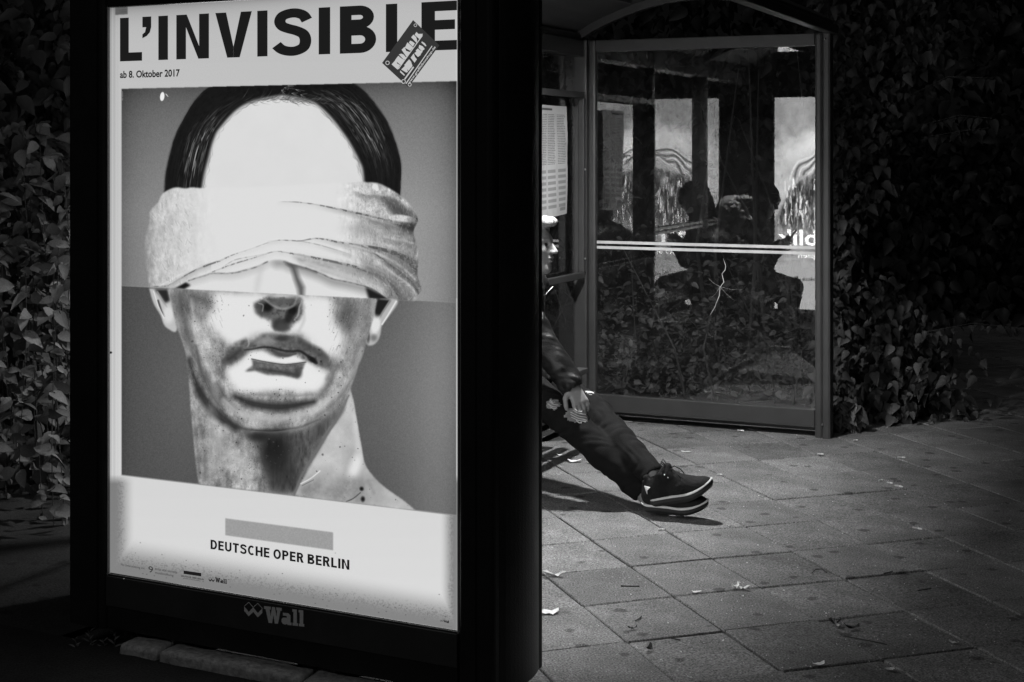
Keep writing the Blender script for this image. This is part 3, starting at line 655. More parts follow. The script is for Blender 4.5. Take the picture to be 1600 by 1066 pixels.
for rank, (q, d_, i, j) in enumerate(cells):
    p = SO+U_*(SU*i)+V_*(SV*j)
    tl = Matrix.Rotation(random.gauss(0, .0035), 4, 'X') @ Matrix.Rotation(random.gauss(0, .0035), 4, 'Y')
    Mt = Matrix.Translation(p+Vector((0, 0, random.uniform(-.0025, .0015)))) @ SPHI @ tl
    if nobj < 290 and q == 0:
        o = link('slab', slab_meshes[(i*3+j) % 5], None, pav, Mt); nobj += 1
    else:
        me = slab_meshes[(i+j) % 5].copy(); me.transform(Mt); rest.from_mesh(me); bpy.data.meshes.remove(me)
o = bobj('slab_field', rest, M_slab, pav); o['kind'] = 'stuff'
print('slabs', nobj)

# kerb stones in front of the lightbox
kerb = thing('kerb', 'pale rough stone kerb running along the foot of the poster box', 'kerb', AD_O, -AD_ANG)
def kxl(px_): return (AD.inverted() @ gpx(px_, 1004+(px_-190)*.19, .066)).x
kx = [(kxl(188), kxl(246)), (kxl(252), kxl(470)), (kxl(476), kxl(476)+.62), (kxl(476)+.63, kxl(476)+1.3)]
for a, b in kx:
    bm = bmesh.new(); box(bm, (a, -.075, -.12), (b, .012, .066), .012)
    bmesh.ops.subdivide_edges(bm, edges=[e for e in bm.edges if e.calc_length() > .1], cuts=9, use_grid_fill=True)
    for v in bm.verts: 
        q = v.co*22; v.co += Vector((mnoise.noise(q), mnoise.noise(q+Vector((9, 0, 0))), mnoise.noise(q+Vector((0, 9, 0)))))*.006
        q = v.co*5; v.co.z += mnoise.noise(q)*.006; v.co.y += mnoise.noise(q+Vector((3, 3, 3)))*.012
    bobj('kerb_stone', bm, M_kerb, kerb, True)

# ------------------------------------------------------------------ poster lightbox
lb = thing('poster_lightbox', 'tall backlit poster box with black frame, showing a blindfolded head', 'poster box', AD_O, -AD_ANG)
TOP = 2.26
bm = bmesh.new()      # carcass in plan, extruded: rounded rear corners, hollow for the light chamber is closed by both posters
def plan_post(x0, x1, groove, sgn):
    """vertical frame post in plan, y -.02 .. .298, shallow groove at `groove`"""
    p = []
    y0, y1, r = -.018, .296, .018
    for cx, cy, a0 in ((x0+r, y0+r, 180), (x1-r, y0+r, 270), (x1-r, y1-r, 0), (x0+r, y1-r, 90)):
        for k in range(5): a = R(a0+k*22.5); p.append((cx+r*math.cos(a), cy+r*math.sin(a)))
        if a0 == 180:
            p += [(groove-.006, y0), (groove-.003, y0+.006), (groove+.003, y0+.006), (groove+.006, y0)]
    return p
for x0, x1, gr_, nm in ((PX1+.004, 0.0, -.047, 'right'), (-1.467, PX0-.004, -1.345, 'left')):
    bm = bmesh.new(); prism(bm, plan_post(x0, x1, gr_, 1), .076, TOP); bobj('side_post', bm, M_black, lb)
bm = bmesh.new(); arc_ = [(-.004, .018)]+[(.001+.020*math.sin(math.pi*k/12)**.7, .02+.238*k/12) for k in range(13)]+[(-.004, .26)]
prism(bm, arc_[::1], .080, TOP-.01); bmesh.ops.recalc_face_normals(bm, faces=bm.faces); bobj('side_panel', bm, M_side, lb)
bm = bmesh.new(); box(bm, (PX0-.002, -.012, .078), (PX1+.002, .290, PZ0-.001), .006); bobj('lower_panel', bm, M_black, lb)
bm = bmesh.new(); box(bm, (PX0-.002, -.016, .148), (PX1+.002, -.008, PZ0-.006), .002); bobj('logo_panel', bm, M_frame, lb)
bm = bmesh.new(); box(bm, (PX0-.002, -.012, PZ1+.001), (PX1+.002, .290, TOP-.004), .006); bobj('upper_panel', bm, M_black, lb)
for a in (-1.2, -.25):
    bm = bmesh.new(); box(bm, (a-.06, .06, -.012), (a+.06, .22, .08), .004); bobj('foot', bm, M_black, lb)
# inner bright reveal around the poster
g_ = .0025
for nm, lo, hi in (('l', (PX0-.0035, -.009, PZ0), (PX0, .002, PZ1)), ('r', (PX1, -.009, PZ0), (PX1+.0035, .002, PZ1)), ('b', (PX0-.0035, -.009, PZ0-.006), (PX1+.0035, .0, PZ0-.001)), ('t', (PX0-.0035, -.009, PZ1+.001), (PX1+.0035, .0, PZ1+.004))):
    bm = bmesh.new(); box(bm, lo, hi); bobj('reveal', bm, M_gasket, lb)
import time as _t
t0 = _t.time()
cv = paint_front()
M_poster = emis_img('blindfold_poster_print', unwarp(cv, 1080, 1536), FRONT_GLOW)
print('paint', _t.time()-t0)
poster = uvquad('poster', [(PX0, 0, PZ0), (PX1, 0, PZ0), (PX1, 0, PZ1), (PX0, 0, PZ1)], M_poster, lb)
poster['label'] = 'white poster with a blindfolded stone head'
ly = -.0015
_bx = [(187.5, 222), (222.5, 237), (247.5, 262.5), (275.5, 326.5), (336.5, 393.5), (402, 418), (427, 486.5), (498, 516), (531, 588.5), (603, 648), (658.5, 714)]
_z0 = (ad_local(187.5, 95.5, ly)[1]+ad_local(713, 78.5, ly)[1])/2; _z1 = (ad_local(187.5, 27, ly)[1]+ad_local(713, 2.5, ly)[1])/2
caps('letter', "L\u2019INVISIBLE", 0, 0, _z0, _z1, ly, M_letter, poster, t=.215, boxes=[(ad_local(a, 60, ly)[0], ad_local(b, 60, ly)[0]) for a, b in _bx])
text_px('date_lettering', "ab 8. Oktober 2017", [(187.5, 123), (281, 119.5), (187.5, 111.5)], ly, M_letter, poster, offset=.028)
_a, _b, _c = ad_local(329, 858.7, ly), ad_local(546, 889.8, ly), ad_local(329, 844, ly)
caps('company_lettering', "DEUTSCHE OPER BERLIN", _a[0], _b[0], (_a[1]+_b[1])/2, (_a[1]+_b[1])/2+(_c[1]-_a[1]), ly, M_letter, poster, t=.215, gap=.12, space=.26)
M_grey = emis('grey_print', .035, 1); M_grey2 = emis('pale_grey_print', .2, 1)
text_px('sponsor_lettering', "Mit Unterst\u00fctzung von", [(189, 885.5), (226, 890.5), (189, 881)], ly, M_grey, poster)
text_px('sponsor_lettering', "ernst von siemens", [(242, 891), (277, 896), (242, 887)], ly, M_grey, poster)
text_px('sponsor_lettering', "musikstiftung", [(242.5, 897.5), (271, 902.5), (242.5, 892.5)], ly, M_grey, poster)
text_px('sponsor_lettering', "9", [(232, 894.5), (239, 895.5), (232, 884.5)], ly, M_grey, poster)
text_px('sponsor_lettering', "DEUTSCHE OPER BERLIN", [(283, 901.5), (318.5, 906.5), (283, 899)], ly, M_letter, poster, offset=.02)
text_px('sponsor_lettering', "DER F\u00d6RDERKREIS", [(289, 905), (313, 908.5), (289, 902.8)], ly, M_grey, poster)

def flat_px(name, polys, y, material, parent):
    bm = bmesh.new()
    for p in polys:
        vs_ = [bm.verts.new((ad_local(a, b, y)[0], y, ad_local(a, b, y)[1])) for a, b in p]
        bm.faces.new(vs_)
    bmesh.ops.recalc_face_normals(bm, faces=bm.faces)
    return bobj(name, bm, material, parent)
flat_px('sponsor_bar', [[(287, 891.6), (314.5, 895.5), (314.5, 900.8), (287, 896.8)]], ly, M_letter, poster)
def icon(x, y, s, k=.12):     # two cube outlines side by side forming a W
    out = []
    def lineq(a, b, w_=1.0):
        dx, dy = b[0]-a[0], b[1]-a[1]; L = math.hypot(dx, dy); nx_, ny_ = -dy/L*w_/2, dx/L*w_/2
        return [(a[0]+nx_, a[1]+ny_), (b[0]+nx_, b[1]+ny_), (b[0]-nx_, b[1]-ny_), (a[0]-nx_, a[1]-ny_)]
    for i in (0, 1):
        ox, oy = x+i*s, y+i*s*k
        out.append([(ox, oy), (ox+s/2, oy+s*.55+s*k/2), (ox+s/2, oy+s*1.05+s*k/2), (ox, oy+s*.5)])
        out.append([(ox+s/2, oy+s*.55+s*k/2), (ox+s, oy+s*k), (ox+s, oy+s*k+s*.5), (ox+s/2, oy+s*1.05+s*k/2)])
        out.append(lineq((ox, oy), (ox+s/2, oy-s*.45), s*.07)); out.append(lineq((ox+s/2, oy-s*.45), (ox+s, oy+s*k), s*.07))
    return out
flat_px('sponsor_logo', icon(326, 904, 4.6), ly, M_letter, poster)
flat_px('corner_logo', icon(687.5, 969, 2.2)+[], ly, M_grey, poster)
text_px('corner_lettering', "Wall", [(692.5, 972.5), (701.5, 974), (692.5, 968.5)], ly, M_letter, poster, offset=.05)
text_px('corner_lettering', "Wall AG Berlin", [(687, 977.5), (706, 980.5), (687, 975.5)], ly, M_grey2, poster)
text_px('corner_lettering', "Plakatwerbung 2017", [(687, 981.5), (708, 984.8), (687, 979.8)], ly, M_grey2, poster)
flat_px('maker_logo', icon(381.5, 947.5, 14.2), -.0172, M_logo, lb)
def wall_word(name, ax, ay, bx, by, hh_, y, m_, parent):
    """heavy slab-serif word, photo pixels: baseline (ax, ay)-(bx, by), cap height hh_"""
    G = [[(0, 1), (.62, 1), (.62, .82), (.52, .82), (.60, .42), (.74, 1), (1.0, 1), (1.14, .42), (1.2, .82), (1.12, .82), (1.12, 1), (1.62, 1), (1.62, .82), (1.5, .82), (1.28, 0), (.98, 0), (.86, .5), (.74, 0), (.42, 0), (.14, .82), (0, .82)],
         [(1.72, .72), (2.22, .72), (2.42, .60), (2.42, .17), (2.52, .17), (2.52, 0), (2.14, 0), (2.10, .06), (1.95, 0), (1.72, .03), (1.60, .15), (1.60, .30), (1.72, .42), (2.08, .44), (2.08, .50), (2.02, .54), (1.72, .54)],
         [(2.58, 1), (3.0, 1), (3.0, .17), (3.1, .17), (3.1, 0), (2.6, 0), (2.6, .17), (2.68, .17), (2.68, .84), (2.58, .84)],
         [(3.16, 1), (3.58, 1), (3.58, .17), (3.68, .17), (3.68, 0), (3.18, 0), (3.18, .17), (3.26, .17), (3.26, .84), (3.16, .84)]]
    flat_px(name, [[(ax+(bx-ax)*p[0]/3.68, ay+(by-ay)*p[0]/3.68-p[1]*hh_) for p in g_] for g_ in G], y, m_, parent)
wall_word('maker_lettering', 412.5, 972.5, 475.5, 979.5, 25.5, -.0172, M_logo, lb)
wall_word('sponsor_lettering', 336, 909.5, 354.5, 912.6, 7.4, ly, M_letter, poster)
# sticker
M_stk = emis('dark_sticker_film', .042, 1); M_stw = emis('white_sticker_print', .62, 1)
stk = flat_px('sticker', [[(645.5, 31.5), (686.5, 71), (638, 136.5), (597, 98.5)]], -.0025, M_stk, poster)
stk['label'] = 'dark diamond-hung sticker with white graffiti lettering'
def sq(u, v):      # sticker's own square -> photo pixel; u along the long edge up-right, v across
    a = np.array((600.5, 98.)); return tuple(a+np.array((46., -64.))*u+np.array((39., 37.))*v)
g = np.random.default_rng(3); shapes = []
def blob(u0, u1, v0, v1, n):
    for k in range(n):
        a = u0+(u1-u0)*k/n; b = a+(u1-u0)/n*.86
        j = lambda: g.uniform(-.03, .03)
        shapes.append([sq(a+j(), v0+j()), sq(b+j(), v0+j()), sq(b+j(), (v0+v1)/2), sq(b+j()*1.6, v1+j()), sq(a+j(), v1+j())])
blob(.10, .92, .22, .42, 8); blob(.06, .40, .52, .72, 4); blob(.44, .86, .55, .72, 5)
shapes.append([sq(.04, .75), sq(.34, .75), sq(.34, .79), sq(.04, .79)]); shapes.append([sq(-.01, .86), sq(.9, .84), sq(.9, .865), sq(-.01, .89)])
shapes.append([sq(.10, .43), sq(.92, .43), sq(.92, .455), sq(.10, .455)])
def ringp(u, v, r, n=9):
    c = sq(u, v); out = []
    for k in range(n):
        a, b = 2*math.pi*k/n, 2*math.pi*(k+1)/n
        out.append([(c[0]+r*math.cos(a), c[1]+r*math.sin(a)), (c[0]+r*math.cos(b), c[1]+r*math.sin(b)), (c[0]+r*.7*math.cos(b), c[1]+r*.7*math.sin(b)), (c[0]+r*.7*math.cos(a), c[1]+r*.7*math.sin(a))])
    return out
shapes += ringp(.04, .08, 3.4)+ringp(-.01, .78, 3.6)+ringp(.03, .98, 3)+ringp(.97, .1, 2.6)
for _ in range(1): pass
flat_px('sticker_lettering', shapes, -.0032, M_stw, stk) if False else None
o = flat_px('sticker_lettering', shapes, -.0032, M_stw, poster)
def text_on_sticker(s, u0, u1, v0, v1, off):
    me = text_mesh(s, off); n = len(me.vertices); co = np.empty(n*3); me.vertices.foreach_get('co', co); co = co.reshape(-1, 3)
    lo, hi = co.min(0), co.max(0); out = []
    for c in co:
        u = u0+(c[0]-lo[0])/(hi[0]-lo[0])*(u1-u0); v = v1-(c[1]-lo[1])/(hi[1]-lo[1])*(v1-v0)
        x, z = ad_local(*sq(u, v), -.0034); out.append((x, -.0034, z))
    me.vertices.foreach_set('co', np.array(out).ravel()); me.update(); me.materials.clear(); link('sticker_lettering', me, M_stw, poster)
text_on_sticker('www.graffitiboxshop.de', .02, .93, .90, .985, .02)
# screws
for px_, py_ in ((193, 905.5), (173.5, 551)):
    x, z = ad_local(px_, py_, -.017); bm = bmesh.new()
    bmesh.ops.create_uvsphere(bm, u_segments=8, v_segments=6, radius=.004); bmesh.ops.translate(bm, verts=bm.verts, vec=(x, -.0165, z)); bobj('screw', bm, M_screw, lb, True)
bm = bmesh.new(); x, z = .0045, .24
bmesh.ops.create_uvsphere(bm, u_segments=10, v_segments=8, radius=.012); bmesh.ops.scale(bm, verts=bm.verts, vec=(.4, 1, 1)); bmesh.ops.translate(bm, verts=bm.verts, vec=(x, .16, .13)); bobj('lock', bm, M_screw, lb, True)
# cover glass, front and back
bm = bmesh.new(); box(bm, (PX0, -.0075, PZ0), (PX1, -.0045, PZ1)); bobj('cover_glass', bm, M_glass2, lb)

# rear poster (faces into the shelter): pale dome above rocks, a plain stand-in
def paint_back():
    cv = Canvas(0, 0, 300, 427, 3, .55); H, W = cv.a.shape; X, Y = cv.X, cv.Y
    N1 = fnoise(H, W, 90, 21, 5); N2 = fnoise(H, W, 26, 22, 4, .6, 1.5); N3 = fnoise(H, W, 40, 23, 4, 1.8, .7)
    cv.a = (.62+(N1-.5)*.5).astype(np.float32)
    cv.poly([(0,0),(300,0),(300,60),(240,45),(150,35),(60,50),(0,70)], .50, 14, .6)
    cv.ell(150, 120, 120, 62, .86, .9, .25); cv.ell(150, 150, 118, 50, .55, .5, .3)
    cv.ell(110, 100, 46, 26, .95, .9, .6)
    for k in range(7):
        r = 118-k*9; pts = [(150+r*math.cos(a)*1.02, 172-(r*.62)*math.sin(a)-k*1.5+4*math.sin(a*9+k)) for a in np.linspace(.15, math.pi-.15, 40)]
        cv.line(pts, 4 if k % 2 else 2.2, .92 if k % 2 == 0 else .30, .85, 1.2)
    rk = smooth([(30,190),(60,165),(110,150),(150,145),(190,150),(240,166),(275,200),(285,300),(15,300)], 5)
    cv.poly(rk, (.34+(N2-.5)*.9).astype(np.float32), 3)
    g = np.random.default_rng(9)
    for _ in range(420):
        x, y = g.uniform(25, 280), g.uniform(160, 300); L = g.uniform(8, 34)
        cv.line([(x, y), (x+g.normal(0, 3), y+L)], g.uniform(1, 3.5), g.choice([.08, .2, .9, 1.0]), .8, .8)
    cv.poly([(0,255),(300,262),(300,427),(0,427)], (.55+(N3-.5)*.35).astype(np.float32), 10, .8)
    cv.poly([(0,335),(300,335),(300,427),(0,427)], .60, 1)
    return cv.a
M_back = emis_img('dome_poster_print', paint_back(), BACK_GLOW)
BY = .279
bp = uvquad('rear_poster', [(PX1, BY, PZ0), (PX0, BY, PZ0), (PX0, BY, PZ1), (PX1, BY, PZ1)], M_back, lb)
bp['label'] = 'rear poster with a pale dome above rocks'
M_bw = emis('white_rear_print', .92, BACK_GLOW*1.15); M_bd = emis('dark_rear_print', .03, 1)
wB = PX1-PX0
def back_text(s, u0, u1, v0, v1, m_, off):
    # u measured from the viewer's left when standing in the shelter (box +x side) ; x runs PX1 -> PX0
    return text_on('rear_lettering', s, PX1-u0*wB, PX1-u1*wB, PZ1-v1*(PZ1-PZ0), PZ1-v0*(PZ1-PZ0), BY+.002, m_, bp, offset=off)
back_text('Hablik', .50, .985, .624, .700, M_bw, .02)
back_text('Expressionistische Utopien', .10, .84, .735, .765, M_bw, .0)
back_text('Martin-Gropius-Bau', .42, .93, .845, .872, M_bd, .01)
bm = bmesh.new(); box(bm, (PX0, .283, PZ0), (PX1, .286, PZ1)); bobj('cover_glass', bm, M_glass2, lb)

# ------------------------------------------------------------------ bus shelter
GN = Vector((1.666, 7.82, 0)); GD = Vector((-.9135, .4067, 0)); GLEN = 1.385; GF = GN+GD*GLEN
A0 = adw(-.02, .22); B0 = adw(-1.52, .25)
wd_ = (B0-GF); WL = wd_.length; wd_.normalize()       # back wall direction, far corner towards the lightbox
sh = thing('bus_shelter', 'dark steel and glass bus shelter with vaulted roof behind the poster box', 'bus shelter', (0, 0, 0))
up = Vector((0, 0, 1))
def post(name, p, w_, d_, z0, z1, ax, m_=M_shelter, bev=.012):
    bm = bmesh.new(); y = up.cross(ax)
    M = Matrix(((ax.x, y.x, 0, p.x), (ax.y, y.y, 0, p.y), (0, 0, 1, 0), (0, 0, 0, 1)))
    box(bm, (-w_/2, -d_/2, z0), (w_/2, d_/2, z1), bev, M); return bobj(name, bm, m_, sh)
# end panel
post('post', GN+GD*(-.012), .045, .085, -.01, 2.16, GD)
post('post_flange', GN+GD*(.032), .040, .060, -.01, 2.15, GD)
post('post', GF+GD*(.0), .085, .085, -.01, 2.15, GD)
post('post_flange', GF-GD*.066, .045, .050, .05, 2.148, GD)
bm = bmesh.new(); beam(bm, GN+GD*.053+up*2.113, GF-GD*.09+up*2.113, .05, .066); bobj('top_rail', bm, M_shelter, sh)
bm = bmesh.new(); beam(bm, GN+GD*.053+up*.097, GF-GD*.09+up*.097, .05, .096); bobj('bottom_rail', bm, M_shelter, sh)
bm = bmesh.new(); beam(bm, GN+GD*.053+up*.04, GF-GD*.09+up*.04, .02, .014); bobj('rail_lip', bm, M_black, sh)
gn = Vector((-.4067, -.9135, 0))
def pane(name, a, b, z0, z1, th=.008):
    bm = bmesh.new(); beam(bm, a+up*(z0+z1)/2, b+up*(z0+z1)/2, th, z1-z0, bev=0); return bobj(name, bm, M_glass, sh)
ep = pane('glass_pane', GN+GD*.054, GF-GD*.090, .145, 2.082); ep['label'] = 'large end pane crossed by two white stripes'
M_stripe = mat('white_glass_print', .5, .4, .2, 12)
for z in (1.004, .9745):
    bm = bmesh.new(); beam(bm, GN+GD*.054+up*z+gn*.006, GF-GD*.090+up*z+gn*.006, .001, .016, bev=0); bobj('safety_stripe', bm, M_stripe, ep)
# crack in the pane
bm = bmesh.new()
def on_glass(px_, py_, off=.0065):
    d = Vector(((px_-CX)/F_PX, 1, -(py_-HY)/F_PX)); o = Vector((0, 0, EYE)); q = GN+gn*off
    t = (q-o).dot(gn)/d.dot(gn); return o+d*t
ck = [(1130,404),(1134,416),(1133,422),(1128,428),(1131,441),(1125,449),(1124,462),(1119,474),(1117,480),(1109,493)]
tube(bm, [on_glass(*p) for p in ck], .003, 4, [.0008,.002,.0028,.0016,.0032,.0014,.0026,.0012,.002,.0006][:len(ck)])
for tgt in ((1106,434),(1160,453),(1148,470),(1112,465)): tube(bm, [on_glass(1125,448), on_glass((1125+tgt[0])/2, (448+tgt[1])/2+2), on_glass(*tgt)], .001, 4, [.0006,.0004,.0002])
M_crack = mat('crack_edge', .55, .3); bobj('crack', bm, M_crack, ep)
# back wall: posts, rails, panes
bays = [0, 1.27, 2.56, WL-.08]
for t in bays[1:3]:
    post('post', GF+wd_*t, .05, .06, -.01, 2.14, wd_)
post('post', GF+wd_*(WL-.10), .07, .07, -.01, 2.14, wd_)
bm = bmesh.new(); beam(bm, GF+wd_*.05+up*2.10, GF+wd_*WL+up*2.10, .06, .09); bobj('wall_rail', bm, M_shelter, sh)
bm = bmesh.new(); beam(bm, GF+wd_*.05+up*.10, GF+wd_*WL+up*.10, .05, .08); bobj('wall_rail', bm, M_shelter, sh)
ins = Vector((dA.x, dA.y, 0))
for k in range(3):
    a, b = bays[k]+.045, bays[k+1]-.03
    pane('glass_pane', GF+wd_*a-Vector((dA.x,dA.y,0))*.03, GF+wd_*b-Vector((dA.x,dA.y,0))*.03, .14, 2.055)
    if k > 0:
        for z in (1.004, .9745):
            bm = bmesh.new(); beam(bm, GF+wd_*a+up*z+ins*.006, GF+wd_*b+up*z+ins*.006, .001, .016, bev=0); bobj('safety_stripe', bm, M_stripe, sh)
# timetable case in the far bay
ca, cb = .075, 1.235
def wallp(t, z, off): return GF+wd_*t+up*z+ins*off
z0c, z1c = .82, 1.835
for (t0_, za), (t1_, zb) in (((ca, z0c), (cb, z0c)), ((ca, z1c), (cb, z1c)), ((ca, z0c), (ca, z1c)), ((cb, z0c), (cb, z1c))):
    bm = bmesh.new()
    if za == zb: beam(bm, wallp(t0_, za, .03), wallp(t1_, zb, .03), .035, .035)
    else: beam(bm, wallp(t0_, za+.018, .03), wallp(t1_, zb-.018, .03), .033, .033, up=ins)
    bobj('case_frame', bm, M_shelter, sh)
def paint_timetable():
    g = np.random.default_rng(4); cv = Canvas(0, 0, 120, 170, 4, .86)
    cv.a += (fnoise(cv.h, cv.w, 120, 31, 4)-.5)*.12
    for x in (38, 78): cv.line([(x, 12), (x, 165)], .5, .4)
    for c0 in (6, 42, 82):
        for y in np.arange(14, 92, 2.6):
            x = c0
            while x < c0+28:
                L = g.uniform(1, 4); cv.line([(x, y), (x+L, y)], 1.0, .3, .75, .3); x += L+g.uniform(1, 2.5)
        for y in np.arange(98, 158, 9):
            cv.poly([(c0, y), (c0+30, y), (c0+30, y+5), (c0, y+5)], .52, .3, .6)
    cv.poly([(86, 158), (112, 158), (112, 163), (86, 163)], .15, .4, .7, tex=(np.sin(cv.X*2.2) > -.3).astype(np.float32))
    cv.line([(4, 6), (60, 6)], 3, .2, .8)
    return cv.a
M_tt = diff_img('timetable_print', paint_timetable()*.80)
def sheet(t0_, t1_, z0_, z1_, name, lab):
    nx_, nz_ = 10, 12; v = []; uvs = []
    for j in range(nz_+1):
        for i in range(nx_+1):
            u, q = i/nx_, j/nz_
            sag = .006*math.sin(u*5+q*3)+.004*mnoise.noise(Vector((u*4, q*4, t0_*9)))
            tt = t0_+(t1_-t0_)*u+.012*(1-q)*(u-.4)
            v.append(wallp(tt, z0_+(z1_-z0_)*q-.02*(u-.5)*(1-q), .022+sag)); uvs.append((1-u, q))
    f = [(j*(nx_+1)+i, j*(nx_+1)+i+1, (j+1)*(nx_+1)+i+1, (j+1)*(nx_+1)+i) for j in range(nz_) for i in range(nx_)]
    o = pyobj(name, v, f, M_tt, sh, True); ul = o.data.uv_layers.new(name='UVMap')
    for p in o.data.polygons:
        for li, vi in zip(p.loop_indices, p.vertices): ul.data[li].uv = uvs[vi]
    o['label'] = lab
sheet(.285, .66, 1.165, 1.765, 'timetable_sheet', 'pale sagging timetable sheet nearest the end pane')
# roof vault
def lerp(a, b, t): return a*(1-t)+b*t
A1, B1 = GN-GD*.03, GF+GD*.03
A1x, B1x = A1+(A1-A0).normalized()*.05, B1+(B1-B0).normalized()*.05
nT, nL = 18, 10; v = []; f = []
def vz(t): return 2.17+.21*math.sin(math.pi*t)**.85
for s_ in (0, 1):
    for j in range(nL+1):
        for i in range(nT+1):
            t = i/nT; p = lerp(lerp(A0, A1x, j/nL), lerp(B0, B1x, j/nL), t); v.append(p+up*(vz(t)+.02+s_*.025))
K = (nL+1)*(nT+1)
for j in range(nL):
    for i in range(nT):
        a = j*(nT+1)+i; f.append((a, a+nT+1, a+nT+2, a+1)); f.append((a+K, a+K+1, a+K+nT+2, a+K+nT+1))
for i in range(nT):
    for j in (0, nL): a = j*(nT+1)+i; f.append((a, a+1, a+1+K, a+K))
for j in range(nL):
    for i in (0, nT): a = j*(nT+1)+i; f.append((a, a+nT+1, a+nT+1+K, a+K))
pyobj('roof_vault', v, f, M_roof, sh, False)
for (p, q) in ((A0, A1), (B0, B1)):
    bm = bmesh.new(); beam(bm, p+up*2.165, q+(q-p).normalized()*.05+up*2.165, .06, .05, bev=.008); bobj('gutter_beam', bm, M_shelter, sh)
for jj in (1.0, .68, .36, .04):
    a_, b_ = lerp(A0, A1, jj), lerp(B0, B1, jj); bm = bmesh.new(); prev = None
    pts = [lerp(a_, b_, i/16)+up*(vz(i/16)-.005) for i in range(17)]; dl = (b_-a_).normalized(); fx = up.cross(dl)
    for p, q in zip(pts, pts[1:]): beam(bm, p, q+(q-p)*.04, .05, .045, bev=0)
    bobj('roof_arch', bm, M_shelter, sh)
for px_, py_ in ((1289, 61), (1286, 45), (887, 265), (887, 404), (1285, 664)):
    bm = bmesh.new(); bmesh.ops.create_uvsphere(bm, u_segments=8, v_segments=6, radius=.006)
    if px_ > 1000: p = on_glass(px_, py_, .046)
    else: p = wallp(.08, EYE-(py_-HY)*8.3/F_PX, .05)
    bmesh.ops.translate(bm, verts=bm.verts, vec=p); bobj('bolt', bm, M_screw, sh, True)
# ceiling lamp
lp = adw(-.80, 2.50); lamp = thing('ceiling_lamp', 'slim lamp fixed under the vaulted shelter roof', 'lamp', (lp.x, lp.y, 2.285), -AD_ANG)
bm = bmesh.new(); box(bm, (-.09, -.25, .045), (.09, .25, .07), .006)
for x, zz in ((-.09, -.01), (.065, -.10)): box(bm, (x, -.25, zz), (x+.01, .25, .044))  # unseen skirts of uneven depth, added to cut and shape the lamplight
for y, zz in ((-.16, -.10), (.20, -.055)): box(bm, (-.079, y, zz), (.064, y+.01, .044))
bobj('housing', bm, M_roof, lamp)
bm = bmesh.new(); box(bm, (-.03, -.07, .030), (.03, .07, .044), .004); bobj('diffuser', bm, M_lampd, lamp)
# bench
bn = thing('bench', 'slatted metal bench along the glass back wall', 'bench', (0, 0, 0))
for k in range(5):
    bm = bmesh.new(); o_ = .12+k*.075; beam(bm, wallp(1.0, .435, o_), wallp(3.6, .435, o_), .055, .025); bobj('slat', bm, M_frame, bn)
for t in (1.2, 2.3, 3.4):
    bm = bmesh.new(); beam(bm, wallp(t, .405, .02), wallp(t, .405, .46), .05, .03); beam(bm, wallp(t, -.01, .2), wallp(t, .39, .2), .05, .05, up=ins); bobj('support', bm, M_frame, bn)
